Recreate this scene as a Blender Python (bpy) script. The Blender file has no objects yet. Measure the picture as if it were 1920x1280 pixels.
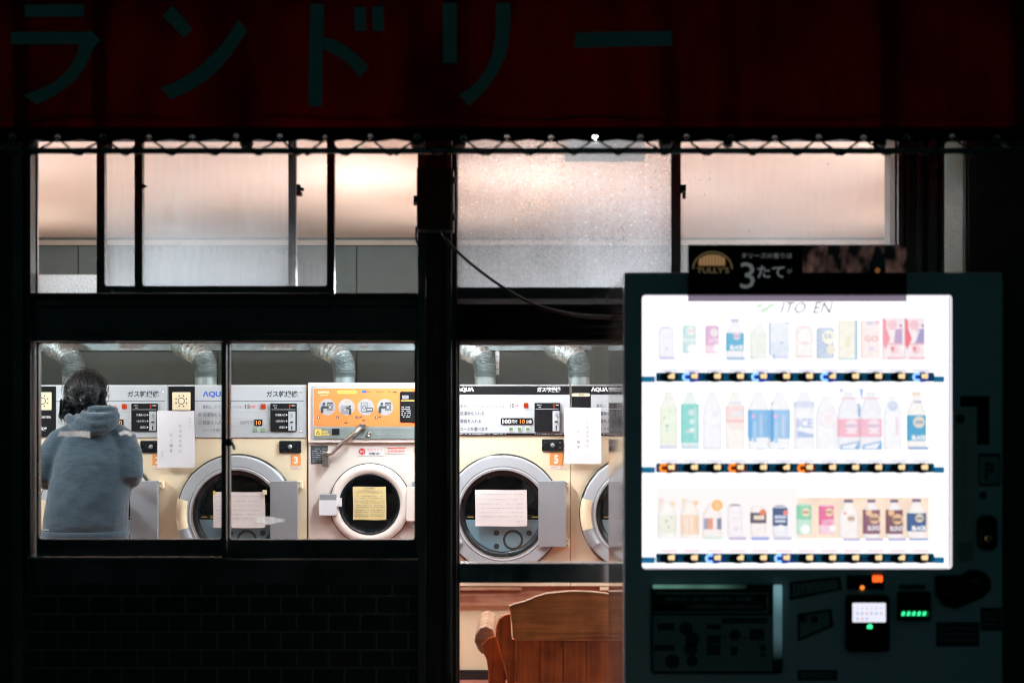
import bpy, bmesh, math, random
from mathutils import Vector, Matrix, noise
from mathutils.geometry import tessellate_polygon
random.seed(7)
PI = math.pi
F = 2570.0; CAMY = -5.0; EYE = 1.43; HX = 960.0; HY = 755.0     # lens in photo pixels, camera place, horizon
scn = bpy.context.scene
col = scn.collection
def kpx(Y): return (Y - CAMY) / F                                # metres per photo pixel at depth Y
def X(px, Y): return (px - HX) * kpx(Y)
def Z(py, Y): return EYE - (py - HY) * kpx(Y)
def lin(c):
    if isinstance(c, str):
        c = [int(c[i:i+2], 16) / 255 for i in (0, 2, 4)]
    return tuple(((v / 12.92) if v <= .04045 else ((v + .055) / 1.055) ** 2.4) for v in c)

# ---------------------------------------------------------------- materials
M = {}
def newmat(name):
    m = bpy.data.materials.new(name); m.use_nodes = True
    nt = m.node_tree; nt.nodes.clear()
    return m, nt, nt.nodes, nt.links
def P(name, color, rough=.5, metal=0.0, var=.12, scale=8.0, bump=0.0, bscale=60.0, stretch=(1,1,1), coat=0.0, spec=.5, sheen=0.0):
    m, nt, N, L = newmat(name)
    o = N.new('ShaderNodeOutputMaterial'); b = N.new('ShaderNodeBsdfPrincipled')
    L.new(b.outputs[0], o.inputs[0])
    tc = N.new('ShaderNodeTexCoord'); mp = N.new('ShaderNodeMapping'); mp.inputs['Scale'].default_value = stretch
    L.new(tc.outputs['Object'], mp.inputs[0])
    n = N.new('ShaderNodeTexNoise'); n.inputs['Scale'].default_value = scale; n.inputs['Detail'].default_value = 5
    L.new(mp.outputs[0], n.inputs['Vector'])
    r = N.new('ShaderNodeMapRange'); r.inputs[1].default_value = .3; r.inputs[2].default_value = .7
    r.inputs[3].default_value = 1 - var; r.inputs[4].default_value = 1 + var
    L.new(n.outputs[0], r.inputs[0])
    mx = N.new('ShaderNodeVectorMath'); mx.operation = 'SCALE'; mx.inputs[0].default_value = color
    L.new(r.outputs[0], mx.inputs['Scale']); L.new(mx.outputs[0], b.inputs['Base Color'])
    b.inputs['Metallic'].default_value = metal
    b.inputs['Specular IOR Level'].default_value = spec
    if coat: b.inputs['Coat Weight'].default_value = coat; b.inputs['Coat Roughness'].default_value = .06
    if sheen: b.inputs['Sheen Weight'].default_value = sheen
    rr = N.new('ShaderNodeMapRange'); rr.inputs[1].default_value = .3; rr.inputs[2].default_value = .7
    rr.inputs[3].default_value = max(.02, rough - .08); rr.inputs[4].default_value = min(1, rough + .08)
    L.new(n.outputs[0], rr.inputs[0]); L.new(rr.outputs[0], b.inputs['Roughness'])
    if bump:
        n2 = N.new('ShaderNodeTexNoise'); n2.inputs['Scale'].default_value = bscale; n2.inputs['Detail'].default_value = 4
        L.new(mp.outputs[0], n2.inputs['Vector'])
        bp = N.new('ShaderNodeBump'); bp.inputs['Strength'].default_value = bump; bp.inputs['Distance'].default_value = .01
        L.new(n2.outputs[0], bp.inputs['Height']); L.new(bp.outputs[0], b.inputs['Normal'])
    M[name] = m
    return m
def E(name, color, s=1.0, var=0.0, scale=30):
    m, nt, N, L = newmat(name)
    o = N.new('ShaderNodeOutputMaterial'); e = N.new('ShaderNodeEmission')
    e.inputs[1].default_value = s; e.inputs[0].default_value = (*color, 1)
    if var:
        tc = N.new('ShaderNodeTexCoord')
        n = N.new('ShaderNodeTexNoise'); n.inputs['Scale'].default_value = scale
        L.new(tc.outputs['Object'], n.inputs['Vector'])
        r = N.new('ShaderNodeMapRange'); r.inputs[3].default_value = s * (1 - var); r.inputs[4].default_value = s * (1 + var)
        r.inputs[1].default_value = .3; r.inputs[2].default_value = .7
        L.new(n.outputs[0], r.inputs[0]); L.new(r.outputs[0], e.inputs[1])
    L.new(e.outputs[0], o.inputs[0]); M[name] = m
    return m
def glass(name, haze, streak, sparkle, low=0.0, zlow=0.0, zh=.2, refl=.05, tint=(1,1,1), top=0.0, white=(.86,.88,.92), zfade=None):
    """window glass with dirt / dew: haze = base veil, streak = vertical runs, sparkle = droplets, low = extra veil near the bottom"""
    m, nt, N, L = newmat(name)
    o = N.new('ShaderNodeOutputMaterial')
    tr = N.new('ShaderNodeBsdfTransparent'); tr.inputs[0].default_value = (*tint, 1)
    gl = N.new('ShaderNodeBsdfGlossy'); gl.inputs['Roughness'].default_value = .03
    m1 = N.new('ShaderNodeMixShader'); m1.inputs[0].default_value = refl
    lw = N.new('ShaderNodeLayerWeight'); lw.inputs[0].default_value = .5
    pw = N.new('ShaderNodeMath'); pw.operation = 'POWER'; pw.inputs[1].default_value = 5; L.new(lw.outputs['Facing'], pw.inputs[0])
    sm = N.new('ShaderNodeMath'); sm.operation = 'MULTIPLY_ADD'; sm.inputs[1].default_value = .92; sm.inputs[2].default_value = .05; L.new(pw.outputs[0], sm.inputs[0])
    L.new(sm.outputs[0], m1.inputs[0])
    L.new(tr.outputs[0], m1.inputs[1]); L.new(gl.outputs[0], m1.inputs[2])
    di = N.new('ShaderNodeBsdfDiffuse'); di.inputs[0].default_value = (*white, 1)
    tl = N.new('ShaderNodeBsdfTranslucent'); tl.inputs[0].default_value = (*white, 1)
    m2 = N.new('ShaderNodeMixShader'); m2.inputs[0].default_value = .75
    L.new(di.outputs[0], m2.inputs[1]); L.new(tl.outputs[0], m2.inputs[2])
    g = N.new('ShaderNodeNewGeometry')
    mp = N.new('ShaderNodeMapping'); mp.inputs['Scale'].default_value = (60, 1, 3.5)
    L.new(g.outputs['Position'], mp.inputs[0])
    ns = N.new('ShaderNodeTexNoise'); ns.inputs['Scale'].default_value = 1; ns.inputs['Detail'].default_value = 6
    L.new(mp.outputs[0], ns.inputs['Vector'])
    nf = N.new('ShaderNodeTexNoise'); nf.inputs['Scale'].default_value = 240; nf.inputs['Detail'].default_value = 3
    L.new(g.outputs['Position'], nf.inputs['Vector'])
    nb = N.new('ShaderNodeTexNoise'); nb.inputs['Scale'].default_value = 3.0; nb.inputs['Detail'].default_value = 4
    L.new(g.outputs['Position'], nb.inputs['Vector'])
    def ma(op, a, b, clamp=False):
        n = N.new('ShaderNodeMath'); n.operation = op; n.use_clamp = clamp
        for i, v in enumerate((a, b)):
            if isinstance(v, (int, float)): n.inputs[i].default_value = v
            elif v is not None: L.new(v, n.inputs[i])
        return n.outputs[0]
    sub = ma('SUBTRACT', ns.outputs[0], .5)
    f = ma('MULTIPLY', sub, streak * 2)
    f = ma('ADD', f, haze)
    fb = ma('MULTIPLY', ma('SUBTRACT', nb.outputs[0], .5), haze * 1.6)
    f = ma('ADD', f, fb)
    ff = ma('MULTIPLY', ma('SUBTRACT', nf.outputs[0], .5), sparkle * 2.2)
    f = ma('ADD', f, ff)
    vo = N.new('ShaderNodeTexVoronoi'); vo.inputs['Scale'].default_value = 55
    L.new(g.outputs['Position'], vo.inputs['Vector'])
    dr = ma('LESS_THAN', vo.outputs['Distance'], .16)
    dc = N.new('ShaderNodeSeparateColor'); L.new(vo.outputs['Color'], dc.inputs[0])
    dr = ma('MULTIPLY', dr, ma('GREATER_THAN', dc.outputs[0], .72))
    f = ma('ADD', f, ma('MULTIPLY', dr, sparkle * 1.2))
    sz = N.new('ShaderNodeSeparateXYZ'); L.new(g.outputs['Position'], sz.inputs[0])
    if low:
        t = ma('DIVIDE', ma('SUBTRACT', zlow + zh, sz.outputs[2]), zh, True)
        t = ma('POWER', t, 1.6)
        f = ma('ADD', f, ma('MULTIPLY', t, low))
    if zfade:
        f = ma('MULTIPLY', f, ma('DIVIDE', ma('SUBTRACT', zfade[0], sz.outputs[2]), zfade[0]-zfade[1], True))
    f = ma('MAXIMUM', f, 0.0); f = ma('MINIMUM', f, .96)
    m3 = N.new('ShaderNodeMixShader'); L.new(f, m3.inputs[0])
    L.new(m1.outputs[0], m3.inputs[1]); L.new(m2.outputs[0], m3.inputs[2])
    L.new(m3.outputs[0], o.inputs[0]); M[name] = m
    return m
def wood(name, a, b, axis='X', rough=.45, sc=1.0):
    m, nt, N, L = newmat(name)
    o = N.new('ShaderNodeOutputMaterial'); s = N.new('ShaderNodeBsdfPrincipled'); L.new(s.outputs[0], o.inputs[0])
    tc = N.new('ShaderNodeTexCoord'); mp = N.new('ShaderNodeMapping')
    mp.inputs['Scale'].default_value = (2.2*sc, 20*sc, 34*sc) if axis == 'X' else (34*sc, 20*sc, 2.2*sc)
    L.new(tc.outputs['Object'], mp.inputs[0])
    n = N.new('ShaderNodeTexNoise'); n.inputs['Scale'].default_value = 1; n.inputs['Detail'].default_value = 8; n.inputs['Distortion'].default_value = 1.3
    L.new(mp.outputs[0], n.inputs['Vector'])
    n3 = N.new('ShaderNodeTexNoise'); n3.inputs['Scale'].default_value = 9; L.new(tc.outputs['Object'], n3.inputs['Vector'])
    mxx = N.new('ShaderNodeMath'); mxx.operation = 'MULTIPLY_ADD'; mxx.inputs[1].default_value = .5; L.new(n3.outputs[0], mxx.inputs[0]); 
    h = N.new('ShaderNodeMath'); h.operation = 'MULTIPLY'; h.inputs[1].default_value = .6; L.new(n.outputs[0], h.inputs[0]); L.new(h.outputs[0], mxx.inputs[2])
    r = N.new('ShaderNodeValToRGB'); r.color_ramp.elements[0].position = .38; r.color_ramp.elements[1].position = .68
    r.color_ramp.elements[0].color = (*a, 1); r.color_ramp.elements[1].color = (*b, 1)
    L.new(mxx.outputs[0], r.inputs[0]); L.new(r.outputs[0], s.inputs['Base Color'])
    s.inputs['Roughness'].default_value = rough
    bp = N.new('ShaderNodeBump'); bp.inputs['Strength'].default_value = .15; bp.inputs['Distance'].default_value = .003
    L.new(n.outputs[0], bp.inputs['Height']); L.new(bp.outputs[0], s.inputs['Normal'])
    M[name] = m

P('frame', (.16,.155,.15), .32, .75, var=.25, scale=5, bump=.04)
P('rail_metal', (.60,.62,.64), .22, 1.0, var=.1)
P('frame_dark', (.045,.045,.045), .38, .3, var=.2, scale=6)
P('frame_red', (.11,.06,.05), .4, .4, var=.25)
P('wall_out', (.06,.062,.06), .85, 0, var=.25, scale=6, bump=.2)
P('black', (.012,.012,.013), .35, 0)
P('matte_black', (.006,.006,.007), .8, 0, spec=.15)
P('gasket', (.01,.012,.014), .28, 0, var=.05)
P('ceiling', (.88,.66,.55), .9, 0, var=.03, scale=2)
P('panel_gray', (.115,.145,.145), .75, 0, var=.10, scale=6, bump=.08)
P('panel_gap', (.03,.03,.03), .9)
P('trim', (.42,.37,.32), .7)
P('int_wall', (.6,.55,.47), .8, var=.08)
P('floor_red', (.36,.13,.10), .4, 0, var=.15)
P('ground', (.05,.05,.05), .9, 0, var=.3, scale=30, bump=.5, bscale=300)
P('concrete', (.16,.16,.155), .9, 0, var=.2, scale=5, bump=.3)
P('cream', (.88,.72,.51), .42, 0, var=.035, scale=2.5, bump=.01)
P('cream_lt', (.92,.75,.50), .5, 0, var=.05)
P('pinkwhite', (.84,.73,.67), .35, 0, var=.03, scale=3)
P('silver', (.44,.46,.49), .42, .05, var=.02, scale=2)
P('silver_lt', (.52,.54,.57), .45, .1, var=.015, scale=1.5)
P('chrome', (.75,.75,.78), .14, 1.0, var=.05)
P('plate', (.36,.37,.40), .42, .3, var=.05, scale=5)
P('galv', (.17,.21,.22), .42, .35, var=.30, scale=22, bump=.08, bscale=40)
P('flex', (.20,.25,.265), .34, .5, var=.2, scale=10)
P('tape_foil', (.32,.37,.385), .28, .7, var=.3, scale=30, bump=1.0, bscale=55)
P('drum', (.22,.17,.12), .25, .8, var=.4, scale=5)
P('baffle', (.40,.66,.76), .35, .2, var=.10, scale=4)
P('baffle_dk', (.06,.08,.09), .4)
P('brownring', (.32,.24,.20), .4, .3)
P('ink', (.04,.05,.06), .7)
P('ink_gray', (.20,.21,.23), .8)
P('ink_lt', (.42,.42,.45), .8)
P('white', (.80,.80,.80), .5, var=.03)
P('paper', (.80,.78,.82), .75, var=.04, scale=8, bump=.25, bscale=12)
P('paper_peach', (.80,.72,.70), .75, var=.04)
P('paper_yel', (.80,.62,.28), .6, var=.05)
P('blue', (.02,.12,.55), .5)
P('orange', (.90,.25,.07), .42, var=.04, scale=3)
P('orange_tag', (.90,.32,.08), .5)
P('circle_gray', (.42,.40,.42), .5)
P('graygreen', (.20,.23,.22), .45)
P('yellow', (.85,.55,.10), .5)
P('red', (.75,.06,.04), .4)
P('lever', (.42,.38,.34), .3, .8, var=.2)
P('cloudy', (.75,.78,.80), .6)
P('wood_beam_plain', (.30,.13,.08), .5)
wood('wood', lin('8a4a24'), lin('e49050'), 'X')
wood('wood_v', lin('964618'), lin('e47c3a'), 'Z')
wood('wood_lt', lin('9a6a48'), lin('caa284'), 'X')
wood('beam', lin('8a4a34'), lin('b8866a'), 'X')
P('cable', (.01,.01,.01), .45)
P('box_metal', (.045,.05,.045), .45, .3, var=.2)
P('rope', (.035,.04,.04), .9)
P('pipe', (.22,.24,.24), .35, .7, var=.2)
P('letter', (.34,.40,.385), .7, var=.12, scale=20)
P('hem', (.008,.006,.006), .9, spec=.1)
P('grommet', (.7,.7,.68), .3, .9)
P('vm_body', (.70,.72,.76), .34, 0, var=.04, scale=3, coat=.3)
P('vm_side', (.62,.63,.64), .10, 0, var=.02, coat=1.0)
P('vm_dark', (.04,.045,.05), .4)
P('sticker_dk', (.05,.05,.055), .5)
P('sticker_md', (.34,.36,.36), .5)
P('sticker_lt', (.62,.62,.56), .5)
P('gold', (.75,.45,.18), .22, .9)
P('skin', (.55,.33,.24), .5, var=.05)
P('hair', (.0025,.003,.0045), .30, 0, var=.2, scale=40, spec=.16)
P('jeans', (.03,.04,.07), .85, var=.15, bump=.3, bscale=300)
P('shoe', (.5,.5,.5), .6)
P('eye', (.7,.7,.7), .2)
E('tube', (.88,.96,1.0), 235.0); E('tube_up', (1.0,.90,.84), 16.0); E('tube_up_far', (1.0,.90,.84), 18.0); E('tube_back', (.95,.98,1.0), 25.0); E('tube_front', (.97,.97,1.0), 100.0); E('bulb', (.9,.97,1.0), 40.0)
E('vm_light', (.99,.985,1.0), 1.35)
E('vm_light_soft', lin('f4effa'), 1.05)
E('led_amber', lin('ffdba6'), 1.15)
E('led_amber_dim', lin('ff9a30'), .9)
E('led_blue', lin('8fc4ff'), 1.5)
E('led_bluedeep', lin('0a3fc0'), .75, var=.3)
E('led_orange', lin('ff8a30'), 1.3)
E('led_orangedeep', lin('8a2b12'), .6, var=.3)
E('led_green', lin('3dffa0'), 1.6)
E('led_greenglow', lin('0c7a40'), .5)
E('led_red', lin('ff5a20'), 1.8)
E('led_white', lin('eef0ff'), 1.0)
E('display_amber', lin('ffa050'), 1.5)
E('vm_bar_teal', lin('125070'), .6, var=.5, scale=60)
E('vm_bar_black', lin('041018'), .5)
E('vm_tab', lin('1f6f9c'), .9)
E('led_green_btn', lin('b9f0b0'), .55)
E('led_red_btn', lin('e8502c'), .8)
E('acryl_glow', lin('5ab6b0'), .5, var=.8, scale=14)
E('acryl_glow2', lin('7fb0bf'), .35, var=.6, scale=9)
P('acryl_dark', (.02,.05,.045), .2, coat=.5)

def tile_mat():
    m, nt, N, L = newmat('tiles')
    o = N.new('ShaderNodeOutputMaterial'); b = N.new('ShaderNodeBsdfPrincipled'); L.new(b.outputs[0], o.inputs[0])
    g = N.new('ShaderNodeNewGeometry'); mp = N.new('ShaderNodeMapping'); mp.inputs['Rotation'].default_value = (-PI/2, 0, 0)
    mp.inputs['Location'].default_value = (.03, Z(1095,0) % .0652, 0)
    L.new(g.outputs['Position'], mp.inputs[0])
    br = N.new('ShaderNodeTexBrick'); br.inputs['Scale'].default_value = 1.0
    br.inputs['Brick Width'].default_value = .1155; br.inputs['Row Height'].default_value = .0652
    br.inputs['Mortar Size'].default_value = .0035; br.inputs['Bias'].default_value = -.2
    br.inputs['Color1'].default_value = (.022,.020,.018,1); br.inputs['Color2'].default_value = (.034,.026,.024,1)
    br.inputs['Mortar'].default_value = (.16,.16,.15,1)
    L.new(mp.outputs[0], br.inputs['Vector']); L.new(br.outputs[0], b.inputs['Base Color'])
    b.inputs['Roughness'].default_value = .45
    bp = N.new('ShaderNodeBump'); bp.inputs['Strength'].default_value = .5; bp.inputs['Distance'].default_value = .003; bp.invert = True
    L.new(br.outputs[1], bp.inputs['Height']); L.new(bp.outputs[0], b.inputs['Normal'])
    M['tiles'] = m
tile_mat()
def fabric_mat():
    m, nt, N, L = newmat('awning_red')
    o = N.new('ShaderNodeOutputMaterial')
    d = N.new('ShaderNodeBsdfDiffuse'); t = N.new('ShaderNodeBsdfTranslucent')
    g = N.new('ShaderNodeNewGeometry')
    mp = N.new('ShaderNodeMapping'); mp.inputs['Scale'].default_value = (5, 1, 1.2); L.new(g.outputs['Position'], mp.inputs[0])
    n = N.new('ShaderNodeTexNoise'); n.inputs['Scale'].default_value = 1.6; n.inputs['Detail'].default_value = 6; L.new(mp.outputs[0], n.inputs['Vector'])
    w = N.new('ShaderNodeTexNoise'); w.inputs['Scale'].default_value = 350; L.new(g.outputs['Position'], w.inputs['Vector'])
    add = N.new('ShaderNodeMath'); add.operation = 'MULTIPLY_ADD'; add.inputs[1].default_value = .3
    L.new(w.outputs[0], add.inputs[0]); L.new(n.outputs[0], add.inputs[2])
    r = N.new('ShaderNodeMapRange'); r.inputs[1].default_value = .4; r.inputs[2].default_value = .9; r.inputs[3].default_value = .5; r.inputs[4].default_value = 1.4
    L.new(add.outputs[0], r.inputs[0])
    for sh, c in ((d, (.42,.012,.012)), (t, AW_T)):
        v = N.new('ShaderNodeVectorMath'); v.operation = 'SCALE'; v.inputs[0].default_value = c
        L.new(r.outputs[0], v.inputs['Scale']); L.new(v.outputs[0], sh.inputs[0])
    mx = N.new('ShaderNodeMixShader'); mx.inputs[0].default_value = .5
    L.new(d.outputs[0], mx.inputs[1]); L.new(t.outputs[0], mx.inputs[2]); L.new(mx.outputs[0], o.inputs[0])
    M['awning_red'] = m
AW_T = (.058,.0004,.0008)
fabric_mat()
def hoodie_mat():
    m, nt, N, L = newmat('hoodie')
    o = N.new('ShaderNodeOutputMaterial'); b = N.new('ShaderNodeBsdfPrincipled'); L.new(b.outputs[0], o.inputs[0])
    tc = N.new('ShaderNodeTexCoord'); mp = N.new('ShaderNodeMapping'); mp.inputs['Scale'].default_value = (26, 26, 230)
    L.new(tc.outputs['Object'], mp.inputs[0])
    n = N.new('ShaderNodeTexNoise'); n.inputs['Scale'].default_value = 1; n.inputs['Detail'].default_value = 8; n.inputs['Roughness'].default_value = .7
    L.new(mp.outputs[0], n.inputs['Vector'])
    r = N.new('ShaderNodeValToRGB'); r.color_ramp.elements[0].position = .32; r.color_ramp.elements[1].position = .70
    r.color_ramp.elements[0].color = (.008,.020,.032,1); r.color_ramp.elements[1].color = (.032,.062,.088,1)
    L.new(n.outputs[0], r.inputs[0]); L.new(r.outputs[0], b.inputs['Base Color'])
    b.inputs['Roughness'].default_value = .95; b.inputs['Sheen Weight'].default_value = .3
    n2 = N.new('ShaderNodeTexNoise'); n2.inputs['Scale'].default_value = 14; n2.inputs['Detail'].default_value = 3; L.new(tc.outputs['Object'], n2.inputs['Vector'])
    bp = N.new('ShaderNodeBump'); bp.inputs['Strength'].default_value = .35; bp.inputs['Distance'].default_value = .008
    L.new(n2.outputs[0], bp.inputs['Height']); L.new(bp.outputs[0], b.inputs['Normal'])
    M['hoodie'] = m
hoodie_mat()
glass('g_open', .02, .01, .01)
glass('g_lower', .0, .006, .006, low=.025, zlow=Z(1010,0), zh=.1, tint=(.93,.98,.98))
glass('g_a', .10, .09, .06, low=.45, zlow=Z(536,0), zh=.30, white=(.80,.90,.98))
glass('g_b', .05, .06, .04, low=.40, zlow=Z(536,0), zh=.26, white=(.80,.90,.98))
glass('g_c', .34, .08, .30, low=.30, zlow=Z(538,0), zh=.25, white=(.80,.88,.98))
glass('g_d', .16, .05, .08, low=.12, zlow=Z(538,0), zh=.3)
glass('g_frost', .93, .02, .5, white=(.80,.97,1.0))
glass('g_film', .8, .1, .9, white=(.9,.97,1.0))
glass('g_door', .0, .010, .006)
glass('g_dryer', .01, .02, .02, tint=(.82,.84,.86))

# ---------------------------------------------------------------- mesh building
_tc = {}
def textgeo(s, bold=0.0, shear=0.0):
    k = (s, bold, shear)
    if k in _tc: return _tc[k]
    cu = bpy.data.curves.new('t', 'FONT'); cu.body = s; cu.size = 1.0; cu.offset = bold; cu.shear = shear; cu.resolution_u = 2
    ob = bpy.data.objects.new('t', cu); col.objects.link(ob)
    bpy.context.view_layer.update()
    me = bpy.data.meshes.new_from_object(ob.evaluated_get(bpy.context.evaluated_depsgraph_get()))
    vs = [v.co.copy() for v in me.vertices]; fs = [tuple(p.vertices) for p in me.polygons]
    bpy.data.objects.remove(ob); bpy.data.curves.remove(cu); bpy.data.meshes.remove(me)
    if vs:
        a = min(v.x for v in vs); b = max(v.x for v in vs); c = min(v.y for v in vs); d = max(v.y for v in vs)
    else: a = b = c = d = 0
    _tc[k] = (vs, fs, (a, b, c, d))
    return _tc[k]
class MB:
    def __init__(s): s.v = []; s.f = []; s.m = []; s.mats = []; s.sm = []
    def mi(s, mat):
        if mat not in s.mats: s.mats.append(mat)
        return s.mats.index(mat)
    def add(s, vs, fs, mat, smooth=False):
        o = len(s.v); i = s.mi(mat)
        s.v += [tuple(v) for v in vs]
        for f in fs: s.f.append(tuple(o + a for a in f)); s.m.append(i); s.sm.append(smooth)
        return s
    def box(s, x0, x1, y0, y1, z0, z1, mat):
        x0, x1 = sorted((x0, x1)); y0, y1 = sorted((y0, y1)); z0, z1 = sorted((z0, z1))
        vs = [(x, y, z) for x in (x0, x1) for y in (y0, y1) for z in (z0, z1)]
        return s.add(vs, [(0,1,3,2),(4,6,7,5),(0,4,5,1),(2,3,7,6),(0,2,6,4),(1,5,7,3)], mat)
    def rbox(s, x0, x1, y0, y1, z0, z1, r, mat, n=5):
        """box with corners rounded in the XZ plane, small front chamfer"""
        x0, x1 = sorted((x0, x1)); z0, z1 = sorted((z0, z1)); r = min(r, (x1-x0)/2.01, (z1-z0)/2.01)
        def ring(ins):
            pts = []
            for cx, cz, a0 in ((x1-r, z1-r, 0), (x0+r, z1-r, PI/2), (x0+r, z0+r, PI), (x1-r, z0+r, 1.5*PI)):
                for i in range(n+1):
                    a = a0 + PI/2*i/n
                    pts.append((cx + (r-ins)*math.cos(a), cz + (r-ins)*math.sin(a)))
            return pts
        ch = min(.003, r*.4, abs(y1-y0)*.4)
        A = ring(ch); B = ring(0); k = len(A)
        vs = [(x, y0, z) for x, z in A] + [(x, y0+ch, z) for x, z in B] + [(x, y1, z) for x, z in B]
        fs = [tuple(range(k)), tuple(reversed(range(2*k, 3*k)))]
        for j in range(2):
            for i in range(k):
                a, b = j*k+i, j*k+(i+1) % k
                fs.append((a, a+k, b+k, b))
        return s.add(vs, fs, mat)
    def poly(s, pts, mat, fn=None):
        """flat polygon from (x,z) pts mapped by fn(x,z)->xyz"""
        fn = fn or (lambda x, z: (x, 0, z))
        tri = tessellate_polygon([[Vector((p[0], p[1], 0)) for p in pts]])
        return s.add([fn(*p) for p in pts], [tuple(t) for t in tri], mat)
    def prism(s, pts, y0, y1, mat):
        k = len(pts); tri = tessellate_polygon([[Vector((p[0], p[1], 0)) for p in pts]])
        vs = [(p[0], y0, p[1]) for p in pts] + [(p[0], y1, p[1]) for p in pts]
        fs = [tuple(t) for t in tri] + [tuple(a + k for a in reversed(t)) for t in tri]
        for i in range(k): fs.append((i, i+k, (i+1) % k + k, (i+1) % k))
        return s.add(vs, fs, mat)
    def tube(s, pts, r, mat, n=8, caps=True, smooth=True):
        pts = [Vector(p) for p in pts]; R = r if isinstance(r, (list, tuple)) else [r]*len(pts)
        vs = []; up = Vector((0, 0, 1)); prev = None
        for i, p in enumerate(pts):
            d = (pts[min(i+1, len(pts)-1)] - pts[max(i-1, 0)]).normalized()
            if prev is None:
                a = d.cross(up if abs(d.z) < .9 else Vector((0, 1, 0))).normalized()
            else:
                a = (prev - d * prev.dot(d)).normalized()
            prev = a; b = d.cross(a)
            for j in range(n):
                t = 2*PI*j/n; vs.append(p + (a*math.cos(t) + b*math.sin(t))*R[i])
        fs = []
        for i in range(len(pts)-1):
            for j in range(n):
                fs.append((i*n+j, i*n+(j+1) % n, (i+1)*n+(j+1) % n, (i+1)*n+j))
        if caps: fs += [tuple(reversed(range(n))), tuple(range((len(pts)-1)*n, len(pts)*n))]
        return s.add(vs, fs, mat, smooth)
    def lathe(s, prof, cx, cy, cz, mat, axis='Y', n=48, a0=0, a1=2*PI, smooth=True, sx=1.0, sy=1.0):
        """prof = [(radius, along)]"""
        full = abs(a1-a0-2*PI) < 1e-6; m = n if full else n+1; vs = []
        for r, t in prof:
            for j in range(m):
                a = a0 + (a1-a0)*j/n
                if axis == 'Y': vs.append((cx + r*math.cos(a), cy + t, cz + r*math.sin(a)))
                else: vs.append((cx + sx*r*math.cos(a), cy + sy*r*math.sin(a), cz + t))
        fs = []
        for i in range(len(prof)-1):
            for j in range(m if full else n):
                fs.append((i*m+j, i*m+(j+1) % m, (i+1)*m+(j+1) % m, (i+1)*m+j))
        return s.add(vs, fs, mat, smooth)
    def disc(s, cx, cy, cz, r, mat, n=32, a0=0, a1=2*PI):
        vs = [(cx + r*math.cos(a0+(a1-a0)*j/n), cy, cz + r*math.sin(a0+(a1-a0)*j/n)) for j in range(n if a1-a0 > 6.28 else n+1)]
        return s.add(vs, [tuple(range(len(vs)))], mat)
    def ringf(s, cx, cy, cz, r0, r1, mat, n=40, a0=0, a1=2*PI):
        return s.lathe([(r0, 0), (r1, 0)], cx, cy, cz, mat, n=n, a0=a0, a1=a1, smooth=False)
    def plate_hole(s, x0, x1, z0, z1, cx, cz, r, y, mat, n=64):
        vs = []; fs = []
        for j in range(n):
            a = 2*PI*j/n + PI/4; c, q = math.cos(a), math.sin(a)
            vs.append((cx + r*c, y, cz + r*q))
            tx = ((x1-cx)/c if c > 1e-9 else (x0-cx)/c if c < -1e-9 else 1e9)
            tz = ((z1-cz)/q if q > 1e-9 else (z0-cz)/q if q < -1e-9 else 1e9)
            t = min(tx, tz); vs.append((cx + t*c, y, cz + t*q))
        # snap the nearest boundary vertex to each corner
        for X_, Z_ in ((x0, z0), (x0, z1), (x1, z0), (x1, z1)):
            j = min(range(n), key=lambda j: (vs[2*j+1][0]-X_)**2 + (vs[2*j+1][2]-Z_)**2); vs[2*j+1] = (X_, y, Z_)
        for j in range(n):
            a, b = j, (j+1) % n; fs.append((2*a, 2*a+1, 2*b+1, 2*b))
        return s.add(vs, fs, mat)
    def text(s, t, x0, x1, z0, z1, y, mat, bold=0.0, shear=0.0, fit='xz', rot=None):
        vs, fs, (a, b, c, d) = textgeo(t, bold, shear)
        if not vs or b-a < 1e-6: return s
        z0, z1 = sorted((z0, z1))
        sx = (x1-x0)/(b-a); sz = (z1-z0)/max(d-c, 1e-3)
        if fit == 'z': sx = sz
        return s.add([(x0 + (v.x-a)*sx, y, z0 + (v.y-c)*sz) for v in vs], fs, mat)
    def ell(s, c, r, mat, n=24, m=14, rot=None):
        vs = []; fs = []
        for i in range(m+1):
            th = PI*i/m
            for j in range(n):
                ph = 2*PI*j/n
                v = Vector((r[0]*math.sin(th)*math.cos(ph), r[1]*math.sin(th)*math.sin(ph), r[2]*math.cos(th)))
                if rot: v = rot @ v
                vs.append(Vector(c)+v)
        for i in range(m):
            for j in range(n): fs.append((i*n+j, i*n+(j+1) % n, (i+1)*n+(j+1) % n, (i+1)*n+j))
        return s.add(vs, fs, mat, True)
    def build(s, name, parent=None, loc=None, bevel=0, label=None):
        me = bpy.data.meshes.new(name); me.from_pydata(s.v, [], s.f)
        for m in s.mats: me.materials.append(M[m])
        me.polygons.foreach_set('material_index', s.m); me.polygons.foreach_set('use_smooth', s.sm)
        me.update()
        bm = bmesh.new(); bm.from_mesh(me)
        if bevel or True: bmesh.ops.recalc_face_normals(bm, faces=bm.faces) if bevel else None
        bm.to_mesh(me); bm.free()
        o = bpy.data.objects.new(name, me); col.objects.link(o)
        if loc: o.location = loc
        if parent: o.parent = parent
        if bevel:
            b = o.modifiers.new('bevel', 'BEVEL'); b.width = bevel; b.segments = 2; b.limit_method = 'ANGLE'; b.angle_limit = 1.0
        if label: o['label'] = label
        return o
def tag(o, label, cat, group=None, kind=None):
    o['label'] = label; o['category'] = cat
    if group: o['group'] = group
    if kind: o['kind'] = kind
    return o
def thing(name, label, cat, loc=(0,0,0), group=None):
    o = bpy.data.objects.new(name, None); o.empty_display_size = .1; o.location = loc; col.objects.link(o)
    return tag(o, label, cat, group)
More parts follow.
